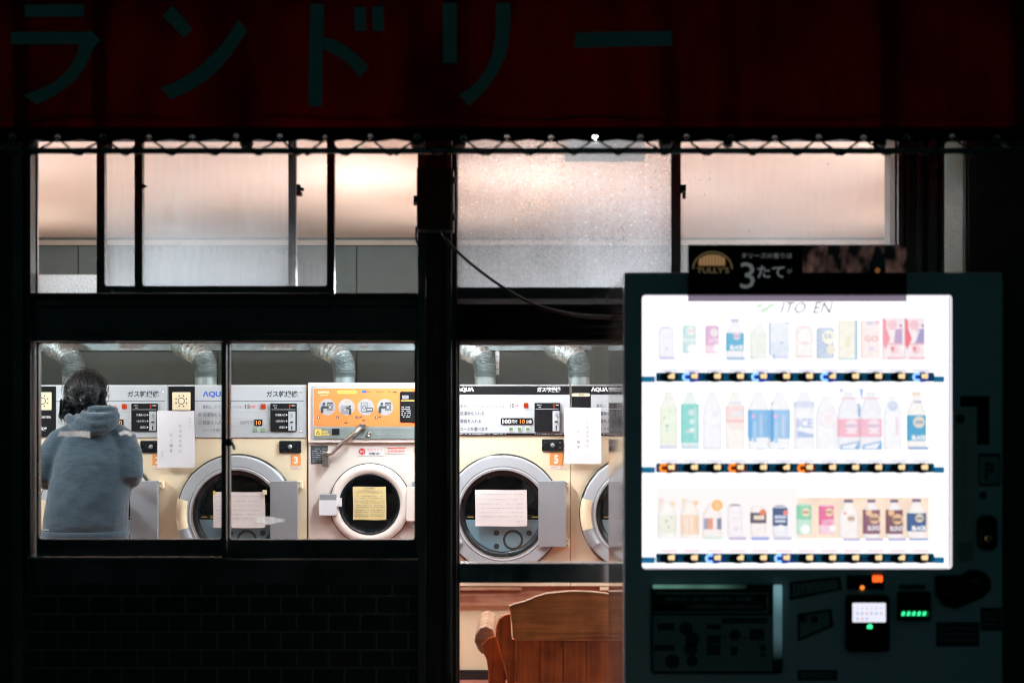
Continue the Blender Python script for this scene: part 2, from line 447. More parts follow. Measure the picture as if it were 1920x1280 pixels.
def struct(o, label, cat): return tag(o, label, cat, kind='structure')
def copy_tree(o, parent=None):
    c = o.copy(); col.objects.link(c)
    if parent: c.parent = parent
    for ch in list(o.children): copy_tree(ch, c)
    return c
def fuse(mb, name, voxel, parent, smooth=4, disp=0.0, dscale=.08, mat=None, loc=None):
    """voxel-remesh the closed shapes of mb into one continuous surface"""
    o = mb.build('tmp')
    r = o.modifiers.new('r', 'REMESH'); r.mode = 'VOXEL'; r.voxel_size = voxel; r.use_smooth_shade = True
    if smooth:
        s = o.modifiers.new('s', 'SMOOTH'); s.iterations = smooth; s.factor = .6
    bpy.context.view_layer.update()
    me = bpy.data.meshes.new_from_object(o.evaluated_get(bpy.context.evaluated_depsgraph_get()))
    bpy.data.objects.remove(o)
    if disp:
        for v in me.vertices:
            p = v.co
            q = Vector((p.x/dscale, p.y/dscale, p.z/(dscale*.8)))
            n = noise.noise(q) + .5*noise.noise(q*2.1)
            v.co = p + v.normal*disp*n
    me.materials.clear(); me.materials.append(M[mat])
    for p in me.polygons: p.use_smooth = True; p.material_index = 0
    me.name = name
    ob = bpy.data.objects.new(name, me); col.objects.link(ob); ob.parent = parent
    return ob

# ================================================================= setting
mb = MB(); mb.add([(-150,-150,0),(150,-150,0),(150,150,0),(-150,150,0)], [(0,1,2,3)], 'ground')
struct(mb.build('ground'), 'dark asphalt ground in front of the laundry', 'ground')
XL, XR, YB, CZ = -3.2, 2.75, 4.0, 2.515
mb = MB(); mb.box(XL, XR, .12, YB, .004, .012, 'floor_red')
struct(mb.build('interior_floor'), 'reddish brown floor inside the laundry', 'floor')
mb = MB(); mb.box(XL-.1, XR+.1, .13, YB+.1, CZ, CZ+.12, 'ceiling')
struct(mb.build('interior_ceiling'), 'smooth peach coloured ceiling inside the laundry', 'ceiling')
mb = MB(); mb.box(XL, XR, YB, YB+.1, 0, CZ, 'panel_gray')
mb.box(XL, XR, YB-.018, YB-.002, Z(460,YB-.02), Z(450,YB-.02), 'trim')
mb.box(XL, XR, YB-.021, YB-.0185, Z(461.5,YB-.02), Z(460,YB-.02), 'panel_gap')
k = kpx(YB)
for px in range(147-261*3, 1900, 261):
    mb.box(X(px-.9,YB), X(px+.9,YB), YB-.004, YB-.001, .3, Z(462,YB), 'panel_gap')
struct(mb.build('interior_back_wall'), 'grey panelled wall behind the dryers with a thin cornice strip', 'wall')
mb = MB(); mb.box(XL-.1, XL, .13, YB, 0, CZ, 'int_wall')
struct(mb.build('interior_side_wall'), 'plain wall at the left end of the laundry room', 'wall')
mb = MB(); mb.box(XR, XR+.1, .13, YB, 0, CZ, 'int_wall')
struct(mb.build('interior_side_wall'), 'plain wall at the right end of the laundry room', 'wall')

# ================================================================= shop front
shop = thing('laundry_shop_front', 'dark shop front with metal sliding windows, glass door and tiled lower wall', 'building', (0,0,0))
def fb(mb, x0, y0, x1, y1, Y0, Y1, mat, Ym=None):
    Ym = Y0 if Ym is None else Ym
    mb.box(X(x0,Ym), X(x1,Ym), Y0, Y1, Z(y0,Ym), Z(y1,Ym), mat)
FL = 0.0
WT = 2.44                                                        # window head height
def zpy(z, Y): return HY + (EYE - z)/kpx(Y)
mb = MB(); mb.box(-3.6, X(32,0), -.03, .14, 0, 3.4, 'wall_out'); mb.build('outer_wall', shop)
mb = MB(); mb.box(X(1812,0), 4.2, -.03, .14, 0, 3.4, 'wall_out'); mb.build('outer_wall', shop)
mb = MB(); mb.box(X(32,0), X(1812,0), -.02, .13, WT, 3.4, 'wall_out'); mb.build('outer_wall', shop)
mb = MB(); mb.box(-3.6, 4.2, -.03, .14, 3.4, 3.5, 'wall_out'); mb.build('roof_edge', shop)
# left post with stepped profile
mb = MB()
mb.box(X(32,0)+.0005, X(52,0), -.05, .06, 0, WT, 'frame')
mb.box(X(52,0)+.0005, X(60,0), -.035, .012, Z(1093,0), WT-.0005, 'frame_dark')
mb.box(X(60,0)+.0005, X(68,0), -.06, .01, Z(1093,0), WT-.001, 'frame_dark'); mb.build('corner_post', shop, bevel=.002)
# centre column
mb = MB()
mb.box(X(800,0), X(838,0), -.035, .12, 0, WT, 'frame_red')
mb.box(X(785,0), X(800,0)-.0005, -.055, .12, 0, WT-.0005, 'frame'); mb.box(X(838,0)+.0005, X(848,0), -.055, .12, 0, WT-.0007, 'frame')
for px in (806,814,822,830): mb.box(X(px,0), X(px+1.6,0), -.040, -.0355, 0, WT-.001, 'frame_dark')
mb.box(X(848,0)+.0005, X(857,0), -.03, .12, 0, WT-.0009, 'frame_dark'); mb.build('centre_column', shop, bevel=.002)
# transoms
mb = MB(); fb(mb, 68.5, 560, 784.5, 640, -.03, .11, 'frame', 0); fb(mb, 68.5, 575, 784.5, 578, -.036, -.031, 'frame_dark', 0)
fb(mb, 68.5, 625, 784.5, 629, -.045, -.031, 'frame', 0); fb(mb, 68.5, 552, 784.5, 559.8, -.07, .11, 'frame_dark', 0); mb.build('transom', shop, bevel=.002)
mb = MB(); fb(mb, 857.5, 562, 1674.5, 642, .0, .11, 'frame_dark', 0)
for i, py in enumerate((560, 576, 590, 603, 616, 628)):
    y0, y1 = Z(py,0), Z(py+11.5,0)
    x0, x1 = X(858,0), X(1674,0)
    mb.add([(x0,-.012,y0),(x1,-.012,y0),(x1,-.035,y1),(x0,-.035,y1),(x0,-.001,y1),(x1,-.001,y1)], [(0,1,2,3),(3,2,5,4)], 'frame')
mb.build('louvred_transom', shop)
mb = MB(); fb(mb, 52, 1046, 784.5, 1093, -.035, .11, 'frame', 0); mb.build('window_apron', shop, bevel=.003)
mb = MB(); mb.box(X(66,0), X(425,0), -.085, -.036, Z(1043,0), Z(1038.5,0), 'chrome'); mb.build('sill_lip', shop, bevel=.0015)
mb = MB(); mb.box(X(52.5,0), X(784.5,0), -.03, .12, 0, Z(1093.5,0), 'tiles'); mb.build('tiled_wall', shop)
mb = MB(); fb(mb, 1675, zpy(WT-.001,0), 1763, zpy(0,0), -.02, .12, 'frame_dark', 0)
for a, b, y in ((1678,1688,-.045),(1694,1700,-.032),(1712,1722,-.05),(1735,1752,-.04),(1756,1762,-.055)):
    mb.box(X(a,0), X(b,0), y, -.0205, 0, WT-.0015, 'frame')
mb.build('door_post', shop, bevel=.0015)
wf = MB(); wf.box(X(1763.5,0), X(1766,0), -.01, .12, 0, WT-.002, 'frame'); wf.box(X(1809,0), X(1811.5,0), -.01, .12, 0, WT-.002, 'frame')
w = wf.build('side_light', shop)
mb = MB(); mb.box(X(1766,0), X(1809,0), .02, .026, .02, WT-.01, 'g_frost'); mb.build('pane', w)

def sash(x0, x1, y0, y1, gx0, gx1, gy0, gy1, Y, mat, name='window_sash', fm='frame', gl=None, th=.028):
    """frame outer px rect, glass px rect, at depth Y"""
    f = MB(); k = lambda p: X(p, Y); z = lambda p: Z(p, Y)
    f.box(k(x0), k(gx0), Y, Y+th, z(y0), z(y1), fm); f.box(k(gx1), k(x1), Y, Y+th, z(y0), z(y1), fm)
    f.box(k(gx0)+.0003, k(gx1)-.0003, Y+.0005, Y+th-.0005, z(y0)-.0005, z(gy0), fm); f.box(k(gx0)+.0003, k(gx1)-.0003, Y+.0005, Y+th-.0005, z(gy1), z(y1)+.0005, fm)
    # glazing bead with rounded inner corners
    r = 5*kpx(Y)
    for sx, sz, cx, cz in ((1,1,k(gx0),z(gy1)), (-1,1,k(gx1),z(gy1)), (1,-1,k(gx0),z(gy0)), (-1,-1,k(gx1),z(gy0))):
        pts = [(cx, cz), (cx+sx*r, cz)] + [(cx+sx*(r-r*math.sin(a)), cz+sz*(r-r*math.cos(a))) for a in (.4,.8,1.17)] + [(cx, cz+sz*r)]
        f.prism(pts, Y+.004, Y+.018, fm)
    o = f.build(name, shop, bevel=.0015)
    g = MB(); g.add([(k(gx0)-.002, Y+.012, z(gy1)-.002), (k(gx1)+.002, Y+.012, z(gy1)-.002), (k(gx1)+.002, Y+.012, z(gy0)+.002), (k(gx0)-.002, Y+.012, z(gy0)+.002)], [(0,1,2,3)], mat)
    g.build('pane', o)
    return o
T0 = 238                                                         # hidden by the awning
# upper left: two overlapping sliding sashes, both ends open
sa = sash(181, 555, T0, 563, 196, 540.5, T0+14, 536, .03, 'g_a')
sb = sash(252, 627, T0, 563, 267, 613, T0+14, 536, -.012, 'g_b')
m_ = MB(); Yl = .028
m_.box(X(555,0), X(562,0), .004, .03, Z(345,0), Z(366,0), 'matte_black'); m_.box(X(560,0), X(569,0), .002, .02, Z(351,0), Z(357,0), 'matte_black')
m_.box(X(558,0), X(566,0), .001, .02, Z(359,0), Z(367,0), 'lever'); m_.build('latch', sa, bevel=.001)
m_ = MB(); m_.prism([(X(267,0),Z(345,0)),(X(278,0),Z(350,0)),(X(267,0),Z(355,0))], -.02, -.004, 'matte_black'); m_.build('latch', sb)
mb = MB(); mb.box(X(68.2,0), X(784.8,0), -.02, .10, WT-.03, WT-.001, 'frame_dark')
mb.box(X(68.2,0), X(70.5,0), .0, .012, Z(551,0), WT-.031, 'trim'); mb.build('window_head', shop)
mb = MB(); fb(mb, 71, 515, 181.5, 549, .066, .069, 'g_film', .066); mb.build('frosted_strip', shop)
# upper right pair
sc_ = sash(857.3, 1276, T0, 561, 857.8, 1258.5, T0+14, 538.5, -.006, 'g_c')
sd_ = sash(1259, 1674.8, T0, 561, 1276.5, 1674, T0+14, 538.5, .03, 'g_d')
m_ = MB(); m_.box(X(1276,0), X(1286,0), -.01, .015, Z(347,0), Z(362,0), 'matte_black'); m_.box(X(1279,0), X(1285,0), -.02, .0, Z(360,0), Z(374,0), 'lever'); m_.build('latch', sc_, bevel=.001)
m_ = MB(); fb(m_, 1060, 262, 1208, 303, .0065, .0075, 'g_film', 0); m_.build('film_patch', sc_)
# lower left pair
sl = sash(68.5, 424, 640.5, 1045.5, 72.5, 415, 643.5, 1010.5, -.03, 'g_lower')
sr = sash(415.5, 784.5, 640.5, 1045.5, 430.5, 777, 643.5, 1011, .012, 'g_lower')
m_ = MB(); m_.box(X(424,0), X(436,0), -.02, .0, Z(822,0), Z(835,0), 'matte_black'); m_.tube([(X(434,0),-.02,Z(826,0)),(X(440,0),-.03,Z(832,0)),(X(443,0),-.03,Z(842,0))], .006, 'lever'); m_.build('latch', sl)
def blob(pts, Y, parent, mat='residue'):  # irregular whitish translucent patch on a pane
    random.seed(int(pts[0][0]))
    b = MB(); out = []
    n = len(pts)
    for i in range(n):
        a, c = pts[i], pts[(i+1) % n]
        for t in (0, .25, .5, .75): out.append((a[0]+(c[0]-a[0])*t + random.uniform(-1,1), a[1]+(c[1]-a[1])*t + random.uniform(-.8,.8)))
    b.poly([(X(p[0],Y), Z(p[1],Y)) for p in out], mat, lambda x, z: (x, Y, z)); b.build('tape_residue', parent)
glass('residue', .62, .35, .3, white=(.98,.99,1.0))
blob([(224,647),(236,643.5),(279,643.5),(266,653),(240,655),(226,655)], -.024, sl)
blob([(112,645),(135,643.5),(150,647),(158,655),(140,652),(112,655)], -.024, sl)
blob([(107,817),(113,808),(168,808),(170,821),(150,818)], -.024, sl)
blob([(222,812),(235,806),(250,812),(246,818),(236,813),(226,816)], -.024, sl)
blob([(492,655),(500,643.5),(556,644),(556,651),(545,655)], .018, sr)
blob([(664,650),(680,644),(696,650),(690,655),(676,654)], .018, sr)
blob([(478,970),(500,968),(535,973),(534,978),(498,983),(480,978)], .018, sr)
blob([(452,742),(470,742),(468,835),(455,830)], .018, sr, 'residue2') if False else None
# glass door on the right
sash(857.5, 1674.5, 642.5, zpy(.02,0), 861, 1668, 646.5, 1054.5, .03, 'g_door', name='door_upper_leaf') if False else None
d = MB(); z = lambda p: Z(p,0)
d.box(X(857.2,0), X(861,0), .02, .06, .02, z(642.5), 'frame_dark'); d.box(X(1668,0), X(1674.5,0), .02, .06, .02, z(642.5), 'frame')
d.box(X(861.2,0), X(1667.8,0), .0205, .0595, z(646.5), z(643), 'frame')
d.box(X(1262,0), X(1280,0), .02, .06, z(1054), z(647), 'frame'); d.box(X(1262,0), X(1280,0), .02, .06, .13, z(1093), 'frame')
d.box(X(861.2,0), X(1667.8,0), .0205, .0595, .02, .12, 'frame')
door = d.build('glass_door', shop, bevel=.002)
m_ = MB(); m_.box(X(861.1,0), X(1667.9,0), .005, .0595, z(1092.5), z(1055), 'rail_metal'); m_.box(X(861.1,0), X(1667.9,0), -.001, .0045, z(1057.5), z(1055.2), 'silver_lt'); m_.build('middle_rail', door, bevel=.002)
for a, b in ((1055, 646.5), (zpy(.12,0), 1092.5)):
    m_ = MB(); m_.add([(X(860.5,0),.04,z(a)),(X(1668.5,0),.04,z(a)),(X(1668.5,0),.04,z(b)),(X(860.5,0),.04,z(b))], [(0,1,2,3)], 'g_door'); m_.build('pane', door)

# ================================================================= ceiling lights (hanging ones added)
def lamp(x, y0, y1, label, up=.0):  # hanging lamps added out of view to brighten ceiling and dryers
    t = thing('ceiling_light', label, 'light', (x, (y0+y1)/2, CZ), 'fluorescent lights hung from the laundry ceiling')
    h = (y1-y0)/2; zb = -.53
    m_ = MB(); m_.box(-.045, .045, -h, h, zb, zb+.03, 'white'); m_.build('fixture_body', t)
    for y in (-h*.7, h*.7):
        m_ = MB(); m_.tube([(0,y,zb+.03),(0,y,0)], .004, 'silver', n=6); m_.build('suspension_rod', t)
    for xx_ in (-.034, .034):
        m_ = MB(); m_.tube([(xx_, -h+.03, zb-.018), (xx_, h-.03, zb-.018)], .013, 'tube_back' if up else 'tube', n=8)
        m_.build('fluorescent_tube', t)
        m_ = MB(); m_.tube([(xx_*.9, -h+.03, zb+.046), (xx_*.9, h-.03, zb+.046)], .009, 'tube_up_far' if up else 'tube_up', n=8); m_.build('fluorescent_tube', t)
lamp(-.352, 1.10, 1.95, 'hanging fluorescent light behind the centre column and the junction box')
lamp(-3.08, .35, 1.35, 'hanging fluorescent light at the left end of the laundry')
lamp(2.22, .35, 1.25, 'hanging fluorescent light at the right end of the laundry')
lamp(-.40, 2.30, 3.40, 'hanging fluorescent light over the dryers behind the centre column', .7)
lamp(-2.98, 2.30, 3.40, 'hanging fluorescent light over the dryers at the left end', .7)
lamp(2.55, 2.30, 3.40, 'hanging fluorescent light over the dryers at the right end', .7)
for x, lab in ((-1.45, 'low fluorescent batten over the left windows'), (.95, 'low fluorescent batten over the frosted right window')):
    t = thing('window_batten_light', lab, 'light', (x, .30, CZ), 'batten lights along the window wall')
    m_ = MB(); m_.box(-.62, .62, -.04, .04, -.03, 0, 'white'); m_.box(-.62, .62, -.048, -.0402, -.085, 0, 'white'); m_.build('fixture_body', t)  # front lip added to shade the panes and awning from the tube
    m_ = MB(); m_.tube([(-.59, 0, -.046), (.59, 0, -.046)], .014, 'tube_front', n=10); m_.build('fluorescent_tube', t)
t = thing('ceiling_bulb', 'small bright round bulb seen through a grommet of the awning', 'light', (X(1116,.36), .36, CZ))
m_ = MB(); m_.lathe([(.0004,0),(.04,0),(.035,-.012),(.0004,-.014)], 0,0,0,'white',axis='Z',n=20); m_.build('socket', t)
m_ = MB(); m_.ell((0,0,-.042), (.028,.028,.028), 'bulb', 18, 12); m_.build('bulb', t)

# ================================================================= dryers
YD = 2.0; kd = kpx(YD)
def q(dx): return dx*kd
def zd(py): return EYE - (py-HY)*kd
def dtext(mb, s, x0, x1, y0, y1, Y, mat, bold=.0, shear=0): mb.text(s, q(x0), q(x1), zd(y1), zd(y0), Y, mat, bold, shear)
def dbox(mb, x0, y0, x1, y1, Ya, Yb, mat): mb.box(q(x0), q(x1), Ya, Yb, zd(y1), zd(y0), mat)
def scribble(mb, x0, x1, y, Y, mat, h=1.1, seed=0, dens=.75):
    """row of small illegible print"""
    rnd = random.Random(seed); x = x0
    while x < x1-1:
        w = rnd.uniform(1.2, 2.6)
        if rnd.random() < dens:
            dbox(mb, x, y-h*rnd.uniform(.5,1), min(x+w, x1), y+h*rnd.uniform(.2,.8), Y, Y+.0004, mat)
        x += w + rnd.uniform(.3, .9)
DCZ = 962
def dryer_door(t):
    r = [v*kd for v in (112,109,100,88,85,81,71)]
    cz = zd(DCZ)
    f = MB(); f.lathe([(r[0],0),(r[0],-.022),(r[1]+.001,-.026)], 0,0,cz,'gasket',n=96)
    f.lathe([(r[1]+.001,-.026),(r[1]-.001,-.040)], 0,0,cz,'silver',n=96); f.lathe([(r[1]-.001,-.040),(r[1]-.006,-.046)], 0,0,cz,'silver',n=96); f.lathe([(r[1]-.006,-.046),(r[3]+.003,-.048)], 0,0,cz,'silver',n=96); f.lathe([(r[3]+.003,-.048),(r[3],-.043)], 0,0,cz,'silver',n=96)
    f.lathe([(r[3],-.043),(r[4]+.002,-.050)],0,0,cz,'silver_lt',n=96); f.lathe([(r[4]+.002,-.050),(r[5]+.002,-.047)],0,0,cz,'silver_lt',n=96)
    f.lathe([(r[5]+.002,-.050),(r[5],-.034)],0,0,cz,'brownring',n=96)
    f.lathe([(r[5],-.034),(r[6]+.006,-.030),(r[6],-.024),(r[6],.02)],0,0,cz,'gasket',n=96)
    d = f.build('door', t)
    g = MB(); g.lathe([(r[6]+.002,-.026),(r[6]*.7,-.034),(r[6]*.35,-.038),(.0005,-.039)],0,0,cz,'g_dryer',n=64); g.build('door_glass', d)
    # lower baffle
    b = MB(); R = r[6]-.001; a = math.asin((973-DCZ)*kd/R)
    pts = [(R*math.cos(t_), cz + R*math.sin(t_)) for t_ in [PI+a + (PI-2*a)*i/28 for i in range(29)]]
    b.poly(pts, 'baffle', lambda x, z: (x, -.015, z))
    for dx, py, rr in ((-12,998,5.2),(-12,1023,5.2),(49,998,5.2)): b.disc(q(dx), -.0165, zd(py), q(rr), 'baffle_dk')
    b.ringf(q(19), -.0165, zd(1011), q(14.5), q(19), 'baffle_dk')
    b.build('baffle', d)
    b = MB(); hw = math.sqrt(R*R - ((971-DCZ)*kd)**2)
    b.box(-hw, hw, -.0185, -.0165, zd(971), zd(964.5), 'matte_black')
    for x0, x1 in ((-66,-55),(-38,-22),(54,70)): dbox(b, x0, 967.2, x1, 969, -.0195, -.0187, 'yellow')
    dtext(b, '過', -50, -43, 965, 971, -.0195, 'yellow', .02); b.build('warning_band', d)
    h = MB()
    for a0, a1, mt in ((2.87,3.42,'cream_lt'),(3.43,3.75,'plate')):
        h.lathe([(q(111),-.030),(q(110),-.058),(q(92),-.060),(q(91),-.048)],0,0,cz,mt,n=14,a0=a0,a1=a1)
    h.build('door_handle', d)
    h = MB(); h.rbox(q(66), q(117), -.070, -.045, zd(1022), zd(900), .003, 'plate')
    h.build('hinge_plate', d)
    for y0 in (901, 1009):
        hb = MB(); hb.box(q(113), q(124), -.045, 0, zd(y0+13), zd(y0), 'cream_lt')
        for yy in (y0+3, y0+10): hb.lathe([(.0005,0),(q(1.3),0),(q(1.3),.004)], q(120), -.050, zd(yy), 'chrome', n=10)
        hb.build('hinge_bracket', d)
    return d
def cabinet(t, hwl, hwr, mat, R=71):
    c = MB(); z0, z1 = zd(1098), zd(722); cz = zd(DCZ)
    c.plate_hole(-q(hwl), q(hwr), z0, z1, 0, cz, R*kd, 0, mat)
    x0, x1 = -q(hwl), q(hwr); D = .85
    c.add([(x0,0,z0),(x0,D,z0),(x0,D,z1),(x0,0,z1)], [(0,1,2,3)], mat); c.add([(x1,0,z0),(x1,0,z1),(x1,D,z1),(x1,D,z0)], [(0,1,2,3)], mat)
    c.add([(x0,0,z1),(x0,D,z1),(x1,D,z1),(x1,0,z1)], [(0,1,2,3)], mat); c.add([(x0,0,z0),(x1,0,z0),(x1,D,z0),(x0,D,z0)], [(0,1,2,3)], mat)
    c.add([(x0,D,z0),(x1,D,z0),(x1,D,z1),(x0,D,z1)], [(0,1,2,3)], mat)
    o = c.build('cabinet', t)
    dr = MB(); dr.lathe([(R*kd,0.001),(R*kd*1.25,.05),(R*kd*1.3,.55),(.001,.60)],0,0,cz,'drum',n=48)
    for i in range(3):
        a = i*2*PI/3+.5; dr.box(-.0,.001,0,.001,cz,cz+.001,'drum')
    dr.build('drum', t)
    return o
def lock_plate(t, x0, x1, y0, y1):
    l = MB(); l.rbox(q(x0), q(x1), -.012, 0, zd(y1), zd(y0), .004, 'gasket')
    for dx in (x0+6, x1-6):
        for py in (y0+6, y1-6): l.disc(q(dx), -.0125, zd(py), q(1.6), 'chrome', 12)
    l.lathe([(q(4),0),(q(4),-.005),(.0005,-.006)], q((x0+x1)/2), -.012, zd((y0+y1)/2), 'plate', n=16)
    l.build('lock_plate', t)
def number_tag(t, s, x0, y0, x1, y1, strip=True):
    n = MB(); dbox(n, x0, y0, x1, y1, -.0025, 0, 'orange_tag')
    dtext(n, s, (x0+x1)/2-4.2, (x0+x1)/2+4.2, y0+3, y1-3, -.003, 'white', .05)
    if strip: dbox(n, x0, y1+1, x1, y1+6, -.002, 0, 'paper_peach'); scribble(n, x0+2, x1-2, y1+3.5, -.0024, 'orange_tag', 1, 3)
    n.build('number_tag', t)
def coin_unit(t, x0, y0, x1, y1, words=True):
    c = MB(); c.rbox(q(x0), q(x1), -.020, -.008, zd(y1), zd(y0), .004, 'matte_black')
    c.box(q(x0+2), q(x1-2), -.0215, -.0202, zd(y0+11.8), zd(y0+11.0), 'silver')
    for i in range(2):
        scribble(c, x0+3, x0+13, y0+4+i*4, -.0206, 'white', .8, i+1, .6)
    scribble(c, x0+41 if x1-x0 > 49 else x0+40, x1-2, y0+4, -.0206, 'white', .9, 5)
    c.disc(q(x0+36.5), -.0207, zd(y0+4), q(2), 'led_red_btn', 12); c.disc(q(x0+36.5), -.0207, zd(y0+8), q(1.2), 'red', 10)
    o = c.build('coin_unit', t)
    s = MB(); sx = x0+34; s.rbox(q(sx), q(sx+13), -.024, -.0202, zd(y1-1), zd(y0+15), .002, 'silver_lt')
    s.prism([(q(sx+4.5),zd(y0+24)),(q(sx+6),zd(y0+19)),(q(sx+8),zd(y0+19)),(q(sx+9),zd(y0+24)),(q(sx+7),zd(y0+27))], -.030, -.0242, 'plate')
    s.ell((q(sx+6.5), -.027, zd(y0+35)), (q(3.4), .006, q(1.6)), 'gasket', 12, 8)
    dbox(s, sx+5.6, y0+42, sx+7.6, y1-3, -.0246, -.0238, 'matte_black'); s.build('coin_slot', o)
    if words:
        w = MB()
        for i, tx in enumerate(('硬貨投入口','つまりボタン','返却口')):
            w_ = (18, 18, 11)[i]
            dtext(w, tx, x0+28-w_, x0+28, y0+19.5+i*11.5, y0+23.5+i*11.5, -.0208, 'white', .02)
            yy = y0+21.5+i*11.5
            w.poly([(q(x0+29.5),zd(yy-2)),(q(x0+32.5),zd(yy)),(q(x0+29.5),zd(yy+2))], 'white', lambda x, z: (x, -.0208, z))
        w.build('lettering', o)
def dryer_a(c, label):
    """silver panel, blue logo"""
    t = thing('gas_dryer', label, 'dryer', (X(c,YD), YD, 0), 'cream coin gas dryers in a row')
    cabinet(t, 130, 130, 'cream')
    p = MB(); p.rbox(q(-129.6), q(129.6), -.008, 0, zd(820), zd(721.5), .003, 'silver_lt')
    dbox(p, -129, 722.5, 129, 723.4, -.0086, -.0081, 'white')
    dbox(p, -79, 751.2, 125, 752.2, -.0088, -.0081, 'ink')
    for yy in (771.5, 784.8, 798.5): dbox(p, -74, yy, 60, yy+.5, -.0087, -.0081, 'ink_lt')
    pn = p.build('control_panel', t)
    b = MB(); dbox(b, -128.5, 724, -79, 819, -.0096, -.0081, 'matte_black')
    b.rbox(q(-121), q(-87), -.0125, -.0097, zd(768.5), zd(735), .004, 'cream_lt')
    cx, cz = -104, 751.5
    b.ringf(q(cx), -.0130, zd(cz), q(5.2), q(6.6), 'ink'); 
    for i in range(8):
        a = i*PI/4+PI/8; b.disc(q(cx+10.5*math.cos(a)), -.0130, zd(cz+10.5*math.sin(a)), q(1.5), 'ink', 10)
    dtext(b, 'GAS DRYER', -122, -88, 779.5, 783.8, -.0102, 'white', .03)
    dtext(b, '8', -117, -110, 795, 807, -.0102, 'white', .04); dtext(b, 'kg', -108, -96, 798, 809, -.0102, 'white', .03)
    b.build('side_block', pn)
    w = MB()
    w_ = .012
    dtext(w, 'ΛQUΛ', -64, -19, 733, 745, -.0092, 'blue', .03)
    dtext(w, 'ガス乾燥機', 55, 114, 732.5, 744.5, -.0092, 'ink', .02)
    dtext(w, '最初に…ドラムリフレッシュ', -64, 8, 758.5, 765.5, -.0092, 'ink_gray', .005)
    dtext(w, '15', 15, 24, 758, 766, -.0092, 'ink', .01); dtext(w, '秒間', 25, 34, 759, 765, -.0092, 'red', .0)
    dtext(w, '洗濯物を入れる', -64, -16, 773, 781.5, -.0092, 'ink_gray', .01); dtext(w, '硬貨を入れる', -64, -22, 788, 796, -.0092, 'ink_gray', .01)
    dtext(w, '100円で', 6, 30, 788, 796, -.0092, 'ink_gray', .0); dtext(w, '分間', 59, 66, 790, 796, -.0092, 'ink_gray', .0)
    dtext(w, 'コースを選べます', -64, -14, 802.5, 809, -.0092, 'ink_gray', .0)
    for n_, py in (('1',777.2),('2',792)):
        w.ringf(q(-69.5), -.0092, zd(py), q(3.2), q(3.9), 'ink_gray', 20); dtext(w, n_, -70.7, -68.3, py-2.3, py+2.3, -.0092, 'ink_gray', .01)
    w.build('lettering', pn)
    r = MB(); r.rbox(q(44.5), q(53.5), -.013, -.0085, zd(766.5), zd(757), .003, 'led_red_btn'); r.ringf(q(38), -.0092, zd(777), q(3), q(3.6), 'ink_lt'); r.build('button', pn)
    for xx in (34.5, 49.5):
        r = MB(); r.rbox(q(xx-4.5), q(xx+4.5), -.012, -.0085, zd(809), zd(801), .003, 'ink_lt'); r.rbox(q(xx-3.6), q(xx+3.6), -.0135, -.0121, zd(808.1), zd(801.9), .002, 'led_green_btn'); r.build('button', pn)
    r = MB(); r.rbox(q(33), q(47.5), -.0125, -.0085, zd(798), zd(786), .001, 'matte_black'); dtext(r, '10', 36, 45, 788.2, 796, -.0132, 'display_amber', .01); r.build('time_display', pn)
    coin_unit(t, 63, 756, 112, 808)
    s = MB()
    for px, py in ((120,735),(120,809),(-76,818)): s.lathe([(.0003,-.004),(q(1.6),-.002),(q(1.8),0)], q(px), -.008, zd(py), 'chrome', n=10)
    s.build('screw', t)
    dryer_door(t); lock_plate(t, 79, 120, 826, 848)
    return t
